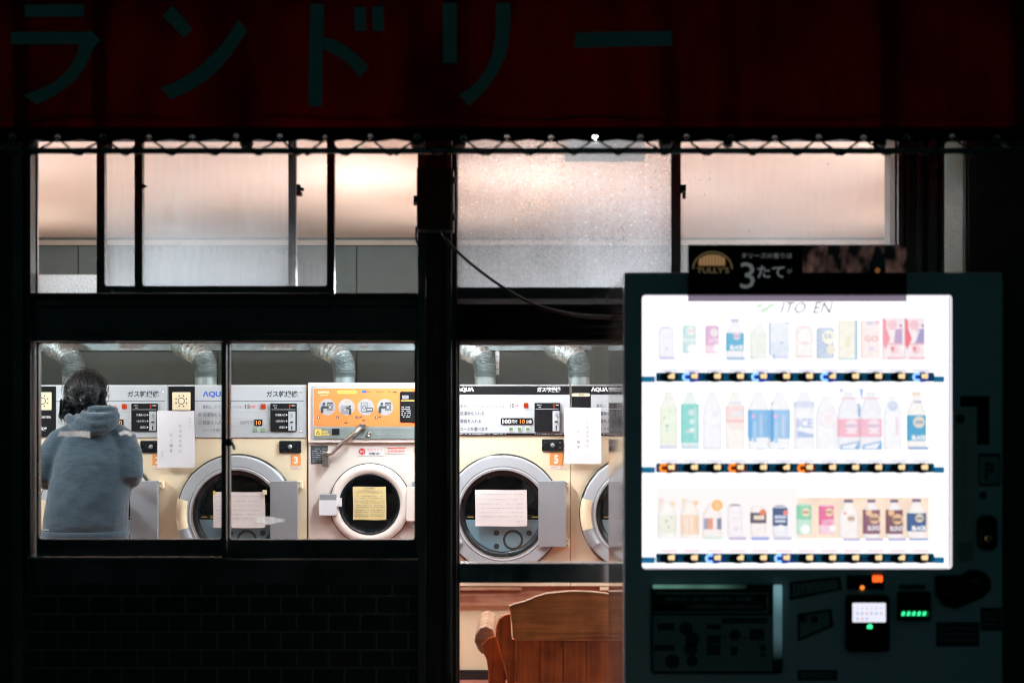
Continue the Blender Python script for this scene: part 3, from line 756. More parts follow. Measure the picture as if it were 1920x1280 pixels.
def dryer_b(c, label, hl, hr):
    t = thing('gas_dryer', label, 'dryer', (X(c,YD), YD, 0), 'cream coin gas dryers in a row')
    cabinet(t, hl, hr, 'cream')
    L0 = -hl+.6; R0 = hr-.6
    p = MB(); p.rbox(q(L0), q(R0), -.008, 0, zd(816.5), zd(721), .003, 'silver_lt')
    dbox(p, L0+.5, 721.6, R0-.5, 739.5, -.0090, -.0081, 'matte_black'); dbox(p, L0+.5, 722.2, R0-.5, 723.0, -.0096, -.0091, 'white')
    dbox(p, L0+.5, 811.5, R0-.5, 816, -.0090, -.0081, 'matte_black'); dbox(p, L0+.5, 740, L0+1.5, 811, -.009, -.0081, 'ink')
    for yy in (752, 768, 782.5, 797): dbox(p, L0+38, yy, 58, yy+.5, -.0087, -.0081, 'ink_lt')
    scribble(p, L0+40, 14, 813.7, -.0094, 'white', .8, 8); scribble(p, 60, R0-4, 813.7, -.0094, 'white', .8, 9)
    pn = p.build('control_panel', t)
    b = MB(); dbox(b, L0+.5, 740, L0+37, 811, -.0092, -.0081, 'matte_black'); b.rbox(q(L0+2), q(L0+35), -.0105, -.0093, zd(743), zd(737), .006, 'cream_lt')
    dtext(b, '乾燥', L0+14, L0+24, 737.7, 742.2, -.0109, 'ink', .01); b.build('side_block', pn)
    w = MB()
    dtext(w, 'ΛQUΛ', L0+37.5, L0+69, 725.5, 735, -.0096, 'white', .05); dtext(w, 'ガス乾燥機', 64, 108, 725.5, 735, -.0096, 'white', .04)
    dtext(w, '最初に…ドラムリフレッシュ', -80, 3, 757, 764, -.0092, 'ink_gray', .01); dtext(w, '15', 13, 21, 756.5, 764, -.0092, 'ink', .01); dtext(w, '秒間', 22, 29, 757.5, 763, -.0092, 'red', .0)
    dtext(w, '洗濯物を入れる', -80, -35, 771, 778.5, -.0092, 'ink', .01); dtext(w, '硬貨を入れる', -80, -41, 785.5, 793, -.0092, 'ink', .01)
    dtext(w, 'コースを選べます', -80, -28, 800.5, 807.5, -.0092, 'ink', .01); w.build('lettering', pn)
    r = MB(); r.rbox(q(39), q(47.5), -.013, -.0085, zd(764.5), zd(755), .003, 'led_red_btn'); r.build('button', pn)
    for xx in (15, 31, 46.5):
        r = MB(); r.rbox(q(xx-5), q(xx+5), -.012, -.0085, zd(808.5), zd(799.5), .002, 'white'); r.rbox(q(xx-3.6), q(xx+3.6), -.0135, -.0121, zd(807.2), zd(800.8), .002, 'led_green_btn'); r.build('button', pn)
    r = MB(); r.rbox(q(-4), q(56), -.0125, -.0085, zd(796), zd(783.5), .008, 'matte_black')
    dtext(r, '100', -1, 15, 785.5, 794, -.0132, 'white', .03); dtext(r, '円で', 16.5, 27, 787, 793.6, -.0132, 'white', .02); dtext(r, '10', 32, 41, 785.8, 793.8, -.0132, 'display_amber', .01); dtext(r, '分間', 43.5, 53.5, 787, 793.6, -.0132, 'white', .02); r.build('time_display', pn)
    coin_unit(t, 59, 755, 107, 809, False)
    dryer_door(t); lock_plate(t, 73, 113, 823, 845)
    return t
d2 = dryer_a(185, 'cream gas dryer behind the person in the grey hoodie')
d3 = copy_tree(d2); d3.location.x = X(445,YD); d3['label'] = 'cream gas dryer with blue logo and number 3 tag, seen across the window bar'
number_tag(d2, '2', 101, 852, 119, 872); number_tag(d3, '3', 101, 852, 119, 872)
d5 = dryer_b(943, 'cream gas dryer number 5 with black top band, seen whole through the glass door', 124, 126)
number_tag(d5, '5', 88, 849, 112, 872)
d6 = dryer_b(1198, 'cream gas dryer half hidden behind the vending machine', 128, 128)

# orange panel dryer
t = thing('gas_dryer', 'white gas dryer with orange instruction panel and small round door', 'dryer', (X(697,YD), YD, 0), 'coin gas dryers')
cabn = MB(); z0, z1 = zd(1098), zd(832)
cz4 = zd(944); c4x = -3
cabn.plate_hole(-q(118.5), q(119.5), z0, z1, q(c4x), cz4, 55*kd, 0, 'pinkwhite')
x0, x1 = -q(118.5), q(119.5)
cabn.box(x0, x1, .0, .85, z1, zd(718)-.002, 'pinkwhite')
for xx in (x0, x1): cabn.add([(xx,0,z0),(xx,.85,z0),(xx,.85,z1),(xx,0,z1)], [(0,1,2,3)], 'pinkwhite')
cabn.add([(x0,.85,z0),(x1,.85,z0),(x1,.85,z1),(x0,.85,z1)], [(0,1,2,3)], 'pinkwhite'); cabn.build('cabinet', t)
dm = MB(); dm.lathe([(55*kd,.001),(58*kd,.05),(70*kd,.08),(70*kd,.55),(.001,.6)], q(c4x), 0, cz4, 'drum'); dm.build('drum', t)
p = MB(); p.rbox(q(-118.2), q(119), -.022, -.0005, zd(829), zd(717.5), .004, 'pinkwhite')
p.rbox(q(-112), q(113), -.026, -.0225, zd(823.5), zd(723), .010, 'circle_gray'); p.rbox(q(-108), q(109.5), -.0275, -.0262, zd(800), zd(726.5), .008, 'white')
p.rbox(q(-107), q(108.5), -.0290, -.0276, zd(799), zd(727.5), .007, 'orange'); p.rbox(q(-107), q(108.5), -.0285, -.0262, zd(822), zd(801.5), .004, 'graygreen')
pn = p.build('control_panel', t)
ic = MB()
Yc = -.0294
for i, dx in enumerate((-82,-46,-10,26)):
    ic.disc(q(dx), Yc, zd(763), q(15.2), 'circle_gray', 40)
    Yf = Yc-.0006
    def bb(x0, y0, x1, y1, m='ink', o=0): ic.box(q(dx+x0), q(dx+x1), Yf-o-.0003, Yf-o, zd(763+y1), zd(763+y0), m)
    def rect(x0, y0, x1, y1, w=.9):
        bb(x0,y0,x1,y0+w); bb(x0,y1-w,x1,y1); bb(x0,y0+w,x0+w,y1-w); bb(x1-w,y0+w,x1,y1-w)
    if i in (0, 3):
        rect(0, -9, 11, 6); ic.ringf(q(dx+5), Yf-.0005, zd(763), q(3.4), q(4.6), 'ink', 20); bb(1,-8,10,-6,'ink',.0006)
        ic.disc(q(dx-6), Yf-.001, zd(757), q(2.6), 'ink', 16)
        ic.poly([(q(dx-12),zd(774)),(q(dx-12),zd(764)),(q(dx-9),zd(760)),(q(dx+3),zd(762)),(q(dx+3),zd(765)),(q(dx-7),zd(766)),(q(dx-7),zd(774))], 'ink', lambda x, z: (x, Yf-.001, z))
    elif i == 1:
        rect(-9, -2, 3, 12); ic.ringf(q(dx-3), Yf-.0005, zd(768), q(3.2), q(4.2), 'ink', 20); ic.disc(q(dx+6), Yf-.001, zd(762), q(2.4), 'ink', 16)
        ic.poly([(q(dx+4),zd(777)),(q(dx+5),zd(768)),(q(dx-1),zd(764)),(q(dx),zd(762)),(q(dx+9),zd(766)),(q(dx+9),zd(777))], 'ink', lambda x, z: (x, Yf-.001, z))
        for j in range(3): bb(-3+j*3.4, -12, -1+j*3.4, -9, 'orange_tag')
    else:
        rect(-9, -9, 3, 9); ic.ringf(q(dx-3), Yf-.0005, zd(763), q(2.6), q(3.6), 'ink', 20); bb(1,1,13,8,'ink',.0006); bb(2.5,3,11.5,3.7,'white',.001); bb(2.5,5,11.5,5.7,'white',.001)
    bb(-19+0, 16.5, -14, 21, 'ink'); ic.text(str(i+1), q(dx-17.4), q(dx-15.6), zd(783.2), zd(780.3), Yf-.0006, 'white', .02)
    if i > 1: bb(-12, 17, -7, 19, 'ink')
    for r_ in range(3): scribble(ic, dx-12, dx+10, 783+r_*3.6, Yf, 'orange_tag', .7, i*5+r_)
for px, py in ((-50,791),(-17,786.5)):
    dbox(ic, px, py, px+6, py+2.2, Yc-.0004, Yc, 'ink')
ic.build('pictogram', pn)
w = MB(); dtext(w, 'SANYO', -99, -79, 733, 737.5, Yc, 'cream_lt', .04); scribble(w, -100, -76, 741, Yc, 'cream_lt', .8, 2)
w.rbox(q(-63), q(-27), -.0298, -.0292, zd(738), zd(732), .008, 'yellow'); scribble(w, -59, -31, 735, -.0301, 'orange', 1.2, 12)
dbox(w, -17, 732, -9, 736.5, -.0297, -.0292, 'blue'); scribble(w, -8, 37, 734.5, Yc, 'red', 1.3, 13); dbox(w, 40, 734, 48, 736, -.0297, -.0292, 'ink')
w.rbox(q(-105.5), q(-93), -.0305, -.0286, zd(816.5), zd(804), .003, 'yellow')
w.poly([(q(-103),zd(813.5)),(q(-99.3),zd(806)),(q(-95.5),zd(813.5))], 'ink', lambda x, z: (x, -.0308, z)); w.disc(q(-99.3), -.0311, zd(811.2), q(1.7), 'yellow', 14)
dtext(w, 'GAS', -91.5, -81, 807, 810.8, -.0292, 'yellow', .04); dtext(w, 'DRYER', -91.5, -77, 812, 815.8, -.0292, 'yellow', .04)
scribble(w, -2, 60, 809, -.0292, 'ink_lt', .6, 21); scribble(w, 10, 60, 813, -.0292, 'ink_lt', .6, 22); w.build('lettering', pn)
m_ = MB(); m_.rbox(q(54), q(100), -.034, -.0291, zd(791), zd(734), .008, 'matte_black'); m_.rbox(q(58), q(70), -.0365, -.0341, zd(748), zd(741), .002, 'plate')
dbox(m_, 56, 750, 96, 752, -.0346, -.0341, 'yellow')
for i in range(6): scribble(m_, 57, 74, 763+i*3.6, -.0346, 'white', 1.0, 30+i)
m_.build('coin_unit', t)
m_ = MB(); m_.rbox(q(-73), q(-59), -.030, -.0285, zd(815), zd(803), .002, 'matte_black'); m_.build('time_display', pn)
m_ = MB(); m_.lathe([(q(4.6),0),(q(4.6),-.006),(q(2.5),-.007),(q(2.2),-.004),(.0004,-.004)], q(-4), -.0285, zd(813.5), 'chrome', n=20); m_.build('key_lock', pn)
f = MB(); r = lambda v: v*kd
f.lathe([(r(76.6),0),(r(76.6),-.010),(r(75),-.012)], q(c4x),0,cz4,'gasket',n=96)
f.lathe([(r(75),-.012),(r(74),-.030),(r(68),-.040),(r(60),-.036),(r(57),-.030)], q(c4x),0,cz4,'pinkwhite',n=96)
f.lathe([(r(57),-.030),(r(55.5),-.036),(r(53),-.026),(r(49),-.014),(r(49),.02)], q(c4x),0,cz4,'gasket',n=96); dr = f.build('door', t)
f = MB(); f.lathe([(r(54),-.028),(r(30),-.032),(.0005,-.034)], q(c4x),0,cz4,'g_dryer',n=64); f.build('door_glass', dr)
f = MB(); f.rbox(q(66), q(90), -.046, -.018, zd(975), zd(912), .003, 'pinkwhite'); f.build('hinge_plate', dr)
for y0 in (902, 978):
    f = MB(); f.rbox(q(76), q(84), -.03, 0, zd(y0+12), zd(y0), .003, 'plate'); f.build('hinge_bracket', dr)
f = MB(); f.rbox(q(-95), q(-64), -.052, -.012, zd(965), zd(925), .003, 'plate'); f.rbox(q(-96), q(-63.5), -.0545, -.0522, zd(964), zd(936), .002, 'paper'); f.rbox(q(-64), q(-54), -.0505, -.0425, zd(948), zd(932), .002, 'paper'); f.build('door_latch', dr)
f = MB(); f.rbox(q(-114), q(-82.5), -.003, 0, zd(869), zd(835), .001, 'ink')
for i in range(7): scribble(f, -111, -84, 841+i*4, -.0034, 'ink_lt', .8, 40+i)
f.build('rating_plate', t)
# lever from panel to body
f = MB(); f.tube([(q(-18),-.045,zd(800)),(q(-30),-.060,zd(812)),(q(-55),-.058,zd(832)),(q(-72),-.050,zd(848)),(q(-84),-.040,zd(853))], [q(4),q(4.6),q(4.2),q(4),q(3)], 'lever', n=10)
f.rbox(q(-23), q(-9), -.05, -.028, zd(804), zd(794), .004, 'lever'); f.rbox(q(-91), q(-79), -.045, -.003, zd(874), zd(850), .004, 'lever')
f.tube([(q(-88),-.048,zd(848)),(q(-76),-.05,zd(848))], q(2.4), 'lever'); f.build('lever_arm', t)

# notices
def notice(name, label, c, x0, y0, x1, y1, Y, mat='paper', group=None, curl=.004):
    o = thing(name, label, 'notice', (X(c+(x0+x1)/2, Y), Y, Z(y1, Y)), group)
    k = kpx(Y); W, H = (x1-x0)*k, (y1-y0)*k
    s = MB(); nx, nz = 8, 8; vs = []
    for j in range(nz+1):
        for i in range(nx+1):
            u, v = i/nx, j/nz
            vs.append(((u-.5)*W + .001*math.sin(v*5), -curl*(math.sin(u*PI*1.3+v*2)*.6 + .4*noise.noise(Vector((u*3+x0, v*3, 1)))) - .001, v*H + .001*math.sin(u*7)))
    s.add(vs, [(j*(nx+1)+i, j*(nx+1)+i+1, (j+1)*(nx+1)+i+1, (j+1)*(nx+1)+i) for j in range(nz) for i in range(nx)], mat, True)
    s.build('sheet', o)
    return o, W, H, k
def rows(o, W, H, k, ys, x0, x1, mat, seed=0, Yo=-.007, h=1.0, dens=.8):
    s = MB(); rnd = random.Random(seed)
    for y in ys:
        x = x0
        while x < x1:
            w = rnd.uniform(.010, .022)*W
            if rnd.random() < dens: s.box(-W/2+x*W, -W/2+x*W+w, Yo, Yo-.0003, y*H-h*k*rnd.uniform(.3,.9), y*H+h*k*rnd.uniform(.3,.9), mat)
            x += (w + rnd.uniform(.003,.012)*W)/W
    s.build('lettering', o)
def hand_cols(o, W, H, k, cols, mat='ink_lt', Yo=-.007):
    s = MB(); rnd = random.Random(4)
    for x, y0, y1, chars, sz in cols:
        n_ = len(chars)
        for i, ch in enumerate(chars):
            yy = y0 + (y1-y0)*(i+.5)/n_
            s.text(ch, (x-sz/2)*W, (x+sz/2)*W, (yy*H - sz*W*.5), (yy*H + sz*W*.5), Yo, mat, -.004)
    s.build('lettering', o)
Yn = YD - .045
for c, lab in ((0, 'white handwritten sheet in a plastic sleeve between the second and third dryers'),):
    o, W, H, k = notice('notice_sheet', lab, 0, 295, 770, 365, 876, Yn, group='white handwritten sheets taped between dryers')
    hand_cols(o, W, H, k, [(.38,.88,.70,'ダウン',.08),(.12,.78,.25,'乾燥機使用は',.09),(-.12,.62,.25,'禁止ー！',.08),(-.36,.3,.18,'店主',.07)])
    s = MB(); s.box(-W/2, W/2, -.010, -.0095, H*.90, H*1.0, 'tape_clear') if False else None
o2, W, H, k = notice('notice_sheet', 'white handwritten sheet in a plastic sleeve right of dryer number 5', 0, 1058, 764, 1127, 869, Yn, group='white handwritten sheets taped between dryers')
hand_cols(o2, W, H, k, [(.38,.88,.66,'ダウン',.08),(.12,.78,.28,'乾燥機使用は',.09),(-.12,.62,.25,'禁止ー！',.08),(-.36,.3,.18,'店主',.07)])
Yp = YD - .062
for (x0,y0,x1,y1,lab,sd) in ((400,922,497,989,'white printed sheet taped on the round door of the dryer with the number 3 tag',1),(891,918,988,986,'white printed sheet taped on the round door of dryer number 5',2),(1146,918,1243,986,'white printed sheet on the door of the dryer half hidden by the vending machine',3)):
    o, W, H, k = notice('door_notice', lab, 0, x0, y0, x1, y1, Yp, group='white printed sheets on dryer doors', mat='paper_peach')
    rows(o, W, H, k, (.88,.74,.62,.50,.38,.27), .06, .93, 'ink_lt', sd, h=.9); rows(o, W, H, k, (.13,), .8, .95, 'ink_gray', sd+9)
    if sd == 1:
        s = MB(); s.box(-W*.5, -W*.5+.012, -.009, -.0084, H*.93, H*1.04, 'yellow'); s.box(W*.46, W*.5+.01, -.009, -.0084, H*.93, H*1.06, 'cream'); s.build('tape', o)
o, W, H, k = notice('warning_label', 'yellow warning label on the small round door of the orange panel dryer', 0, 662, 912, 724, 974, YD-.042, mat='paper_yel', curl=.001)
rows(o, W, H, k, (.95,), .35, .65, 'ink_gray', 1, -.003, 1.2); rows(o, W, H, k, (.88,.83,.72,.66), .12, .9, 'ink_gray', 2, -.003, .8)
rows(o, W, H, k, (.58,.52,.44,.38,.30,.24,.16,.11), .05, .47, 'ink_gray', 3, -.003, .9); rows(o, W, H, k, (.58,.52,.44,.38,.30,.24,.16,.11), .53, .95, 'ink_gray', 5, -.003, .9)
# camera sticker
o = thing('camera_sticker', 'small sticker with red burst reading security camera in operation', 'sticker', (X(697,YD),YD-.001,zd(855)))
s = MB(); s.rbox(q(-25), q(22), -.0015, 0, zd(854)-zd(855), zd(838.5)-zd(855), .002, 'white')
pts = []
for i in range(24):
    a = 2*PI*i/24; rr = q(7.2) if i % 2 else q(5.4); pts.append((q(-18)+rr*math.cos(a), zd(846)-zd(855)+rr*math.sin(a)))
s.poly(pts, 'red', lambda x, z: (x, -.0020, z)); s.text('警戒', q(-22), q(-14), zd(848)-zd(855), zd(844)-zd(855), -.0026, 'white', .01)
s.text('防犯カメラ', q(-8), q(20), zd(845.5)-zd(855), zd(840)-zd(855), -.0020, 'red', .0); s.text('作動中！', q(-6), q(16), zd(853)-zd(855), zd(847.5)-zd(855), -.0020, 'ink', .02); s.build('face', o)
o = thing('small_label', 'small pink and red label right of the camera sticker', 'sticker', (X(697,YD),YD-.001,zd(850)))
s = MB(); s.box(q(29), q(64), -.0015, 0, 0, q(11), 'paper_peach'); s.box(q(29), q(64), -.002, -.0016, q(9.6), q(11), 'red')
for i in range(3): 
    rnd = random.Random(i); x = 31
    while x < 61:
        s.box(q(x), q(x+1.6), -.0024, -.0020, q(2+i*2.6), q(3.2+i*2.6), 'red'); x += rnd.uniform(2,3)
s.build('face', o)

# plinth under the dryers
t = thing('dryer_plinth', 'cream boarded plinth with a wooden beam carrying the row of dryers', 'plinth', (0, 0, 0))
mb = MB(); mb.box(XL+.01, XR-.01, YD+.02, YD+.9, Z(1135,YD+.02), Z(1098.5,YD), 'beam'); mb.build('beam', t)
mb = MB(); mb.box(X(700,YD), X(978,YD), YD+.004, YD+.0195, Z(1106,YD), Z(1099,YD), 'wood_lt'); mb.box(X(1125,YD), X(1400,YD), YD+.004, YD+.0195, Z(1106,YD), Z(1099,YD), 'cream_lt'); mb.build('batten', t)
mb = MB(); mb.box(XL+.01, XR-.01, YD+.045, YD+.9, .06, Z(1135.3,YD+.02), 'cream_lt'); mb.build('board_panel', t)
mb = MB(); mb.box(XL+.01, XR-.01, YD+.03, YD+.9, .0125, .0595, 'black'); mb.build('baseboard', t)

# ducts
def flex(pxc, label, pts, ribs=(0.18,.55), r=.058, foil=True):
    """pts in (px, py, Y)"""
    P_ = [Vector((X(a,Y), Y, Z(b,Y))) for a, b, Y in pts]
    o = thing('exhaust_duct', label, 'duct', P_[0], 'exhaust ducts on top of the dryers')
    def cr(t):
        n_ = len(P_)-1; i = min(int(t*n_), n_-1); u = t*n_-i
        a, b, c_, d_ = P_[max(i-1,0)], P_[i], P_[i+1], P_[min(i+2,n_)]
        return .5*((2*b)+(-a+c_)*u+(2*a-5*b+4*c_-d_)*u*u+(-a+3*b-3*c_+d_)*u**3)
    N_ = 110; path = [cr(i/N_)-P_[0] for i in range(N_+1)]
    a, b = int(ribs[0]*N_), int(ribs[1]*N_)
    m_ = MB(); m_.tube(path[:a+1], r, 'galv', n=28); m_.build('collar', o)
    m_ = MB(); sub = path[a:b+1]; fine = []
    for i in range((len(sub)-1)*6+1):
        j = min(i//6, len(sub)-2); u = i/6-j; fine.append(sub[j].lerp(sub[j+1], u))
    rad = [r*1.02 + .0032*math.sin(i*2*PI/ (len(fine)/15.0)) for i in range(len(fine))]
    m_.tube(fine, rad, 'flex', n=28); m_.build('corrugated_hose', o)
    m_ = MB(); m_.tube(path[b:], [r*(1.06+.03*math.sin(i*1.1)) for i in range(len(path[b:]))], 'tape_foil', n=24); m_.build('taped_elbow', o)
    return o
Yq = 2.42
names = ('flexible metal duct above the person\'s head', 'flexible metal duct on the dryer with the number 3 tag, left of the window bar', 'flexible metal duct on the orange panel dryer', 'flexible foil taped duct on dryer number 5', 'flexible metal duct by the edge of the vending machine')
for (cx, lab, bend) in ((138,names[0],-24),(386,names[1],-30),(645,names[2],-30),(910,names[3],-34),(1086,names[4],-34)):
    flex(cx, lab, [(cx,726,Yq),(cx,704,Yq),(cx-1,686,Yq),(cx-9,668,Yq+.02),(cx+bend,655,Yq+.08),(cx+bend-16,648,Yq+.20)])
t = thing('ventilation_duct', 'long horizontal galvanised duct running behind the dryers under the ceiling', 'duct', (0,2.62,Z(655,2.6)))
mb = MB(); h = Z(590,2.6)-Z(655,2.6)
mb.box(XL+.02, X(1107,2.6), -.02, .34, 0, h, 'galv'); mb.build('duct_body', t, bevel=.004)
mb = MB(); mb.box(XL+.02, X(1107,2.6)+.004, -.034, -.0205, -.006, .018, 'galv'); mb.build('flange', t)
mb = MB(); mb.box(X(929,2.6), X(936,2.6), -.028, -.021, Z(702,2.6)-Z(655,2.6), -.0065, 'silver')
for i in range(3): mb.disc(X(932.5,2.6), -.0285, Z(702,2.6)-Z(655,2.6)+.03+i*.035, .004, 'ink', 10)
mb.build('bracket', t)

# ================================================================= person
YP = 1.45
def PP(px, py, dy=0.0):
    return Vector((X(px, YP), YP+dy, Z(py, YP)))
pc = PP(160, 1000); person = thing('person', 'person with dark tied hair in a heather grey hoodie, back turned, leaning to a dryer', 'person', (pc.x, YP, 0))
O = Vector((pc.x, YP, 0))
kp = kpx(YP)
def loft(mb, rings, mat='skin', n=28):
    """rings: (centre Vector, half width, half depth, squareness)"""
    vs = []
    for c, hw, hd in rings:
        for j in range(n):
            a = 2*PI*j/n; ca, sa = math.cos(a), math.sin(a)
            e = .8
            vs.append((c.x + hw*math.copysign(abs(ca)**e, ca), c.y + hd*math.copysign(abs(sa)**e, sa), c.z))
    fs = [(i*n+j, i*n+(j+1) % n, (i+1)*n+(j+1) % n, (i+1)*n+j) for i in range(len(rings)-1) for j in range(n)]
    fs += [tuple(reversed(range(n))), tuple(range((len(rings)-1)*n, len(rings)*n))]
    mb.add(vs, fs, mat)
# joints
LS, RS = PP(106,826,.05)-O, PP(230,826,.05)-O
LE, RE = PP(79,893,.02)-O, PP(243,890,.02)-O
LW, RW = PP(112,912,.27)-O, PP(200,905,.28)-O
neck0, neck1 = PP(160,795,.07)-O, PP(152,768,.10)-O
head = PP(147,741,.12)-O
body = MB()
loft(body, [(PP(157,1020,.02)-O,.155,.105),(PP(160,960,.02)-O,.145,.095),(PP(166,900,.03)-O,.135,.09),(PP(169,850,.045)-O,.15,.095),(PP(168,815,.055)-O,.15,.08),(PP(164,798,.065)-O,.07,.06)])
body.tube([neck0-Vector((0,0,.03)), neck1, head-Vector((0,0,.02))], [.055,.052,.05], 'skin', 16)
body.ell(head, (.076,.092,.105), 'skin'); body.ell(head+Vector((-.004,.035,-.05)), (.055,.055,.06), 'skin')
body.ell(head+Vector((-.006,.098,-.015)), (.012,.022,.02), 'skin', 12, 8)            # nose
body.ell(head+Vector((-.006,.088,-.062)), (.024,.01,.008), 'skin', 12, 8)             # lips
for s_ in (-1, 1): body.ell(head+Vector((s_*.077,.005,-.01)), (.009,.02,.03), 'skin', 12, 8)
body.tube([LS, (LS+LE)/2, LE, (LE+LW)/2, LW], [.048,.044,.036,.034,.024], 'skin', 14)
body.tube([RS, (RS+RE)/2, RE, (RE+RW)/2, RW], [.048,.044,.036,.034,.024], 'skin', 14)
def hand(mb, wrist, dirv, side):
    d = dirv.normalized(); up = Vector((0,0,1)); s = d.cross(up).normalized(); n_ = s.cross(d)
    palm = wrist + d*.045
    mb.tube([wrist - d*.01, wrist + d*.03, wrist + d*.085], [.023,.030,.030], 'skin', 12)
    for i, (off, ln) in enumerate(((-.028,.062),(-.010,.074),(.010,.070),(.027,.054))):
        b = wrist + d*.082 + s*off
        mb.tube([b - d*.02, b + d*ln*.45, b + d*ln*.75 - n_*.014, b + d*ln*.92 - n_*.034], [.0095,.0088,.0080,.0068], 'skin', 8)
    b = wrist + d*.03 + s*(-.026*side)
    mb.tube([b, b + s*(-.028*side) + d*.02, b + s*(-.034*side) + d*.052 - n_*.01], [.012,.011,.009], 'skin', 8)
hand(body, LW, Vector((.25,1,.08)), 1); hand(body, RW, Vector((-.3,1,.05)), -1)
for s_ in (-1, 1):
    hx = .085*s_
    body.tube([Vector((hx,.03,.86)), Vector((hx*1.1,.03,.46)), Vector((hx*1.15,.01,.09))], [.082,.055,.036], 'skin', 14)
    body.ell(Vector((hx*1.15,.06,.05)), (.042,.11,.045), 'skin', 14, 8)
fuse(body, 'body', .0055, person, smooth=3, mat='skin')
e = MB()
for s_ in (-1,1): e.ell(head+Vector((s_*.03-.006,.088,.006)), (.013,.008,.008), 'eye', 12, 8); e.ell(head+Vector((s_*.03-.006,.0955,.006)), (.005,.002,.005), 'black', 10, 6)
e.build('eyes', person)
h = MB()
loft(h, [(PP(158,1012,.02)-O,.186,.125),(PP(158,1000,.02)-O,.190,.13),(PP(159,985,.02)-O,.196,.14),(PP(162,945,.02)-O,.190,.138),(PP(167,905,.03)-O,.188,.135),(PP(170,865,.04)-O,.186,.13),(PP(170,842,.05)-O,.170,.12),(PP(169,822,.055)-O,.142,.11),(PP(167,803,.06)-O,.105,.095),(PP(165,792,.065)-O,.07,.075)])
h.tube([PP(134,812,.055)-O, LS+Vector((.012,0,-.006)), (LS+LE)/2+Vector((-.008,-.01,.0)), LE+Vector((.0,-.012,0)), LE+Vector((.01,.03,-.01)), (LE+LW)/2, LW], [.060,.070,.070,.064,.058,.052,.042], 'hoodie', 20)
h.tube([PP(203,812,.055)-O, RS+Vector((-.012,0,-.006)), (RS+RE)/2+Vector((.004,-.01,.0)), RE+Vector((.0,-.012,0)), RE+Vector((-.01,.03,-.01)), (RE+RW)/2, RW], [.060,.068,.066,.062,.058,.052,.042], 'hoodie', 20)
hood = fuse(h, 'hoodie', .0065, person, smooth=12, disp=.0045, dscale=.075, mat='hoodie')
# hem band
hb = MB(); c0, c1 = PP(158,1013,.02)-O, PP(158,994,.02)-O
vs = []; n_ = 220
for c_, hw, hd in ((c0,.186,.128),(c0+Vector((0,0,.004)),.194,.134),(c1-Vector((0,0,.004)),.199,.145),(c1,.193,.139)):
    for j in range(n_):
        a = 2*PI*j/n_; rr = 1+.006*(1 if j % 2 else -1); ca, sa = math.cos(a), math.sin(a)
        vs.append((c_.x+hw*rr*math.copysign(abs(ca)**.8, ca), c_.y+hd*rr*math.copysign(abs(sa)**.8, sa), c_.z))
hb.add(vs, [(i*n_+j, i*n_+(j+1) % n_, (i+1)*n_+(j+1) % n_, (i+1)*n_+j) for i in range(3) for j in range(n_)], 'hoodie', True); hb.build('hem_band', hood)
# hood lying on the shoulders: overlapping rolls
hd_ = MB()
def arc(cx, cy, rx, rz, a0, a1, dy0, sag, r0, n=16):
    pts = []; rs = []
    for i in range(n+1):
        t = i/n; a = a0+(a1-a0)*t
        p = PP(cx + rx*math.cos(a), cy - rz*math.sin(a), dy0 + sag*(math.sin(a)+1)/2) - O
        pts.append(p); rs.append(r0*(.45+.55*math.sin(PI*min(max(t,.04),.96))**.6))
    return pts, rs
for cx, cy, rx, rz, dy0, sag, r0 in ((180,783,41,22,-.075,.13,.027),(185,777,37,18,-.085,.15,.024),(190,772,31,10,-.080,.14,.022),(192,767,27,0,-.050,.10,.019),(180,792,34,16,-.065,.08,.022)):
    pts, rs = arc(cx, cy, rx, rz, PI*1.02, PI*1.98, dy0, sag, r0); hd_.tube(pts, rs, 'hoodie', 14)
pts, rs = arc(166, 780, 38, 12, PI*1.0, PI*2.0, -.04, .10, .030); hd_.tube(pts, rs, 'hoodie', 14)
hd_.ell(PP(188,785,.0)-O, (.070,.07,.038), 'hoodie'); hd_.ell(PP(165,794,.02)-O, (.085,.07,.030), 'hoodie')
fuse(hd_, 'hood', .0045, person, smooth=5, disp=.003, dscale=.03, mat='hoodie')
lg = MB(); lx = PP(103,990,-.13)-O; lg.tube([(lx.x-.012, lx.y, lx.z), (lx.x-.002, lx.y-.001, lx.z+.006), (lx.x+.014, lx.y, lx.z+.004)], .0022, 'silver', n=6); lg.build('logo_tab', person)
tr_ = MB()
for s_ in (-1,1): tr_.tube([Vector((.08*s_,.02,.90)), Vector((.09*s_,.03,.62)), Vector((.1*s_,.03,.40)), Vector((.1*s_,.02,.10))], [.105,.095,.08,.07], 'jeans', 18)
tr_.ell(Vector((0,.02,.88)), (.165,.12,.10), 'jeans'); fuse(tr_, 'trousers', .009, person, smooth=5, disp=.006, mat='jeans')
for s_ in (-1,1):
    sh = MB(); sh.ell(Vector((.1*s_,.07,.045)), (.052,.135,.055), 'shoe'); sh.box(.1*s_-.05,.1*s_+.05,-.05,.19,.013,.03,'white'); sh.build('shoe', person)
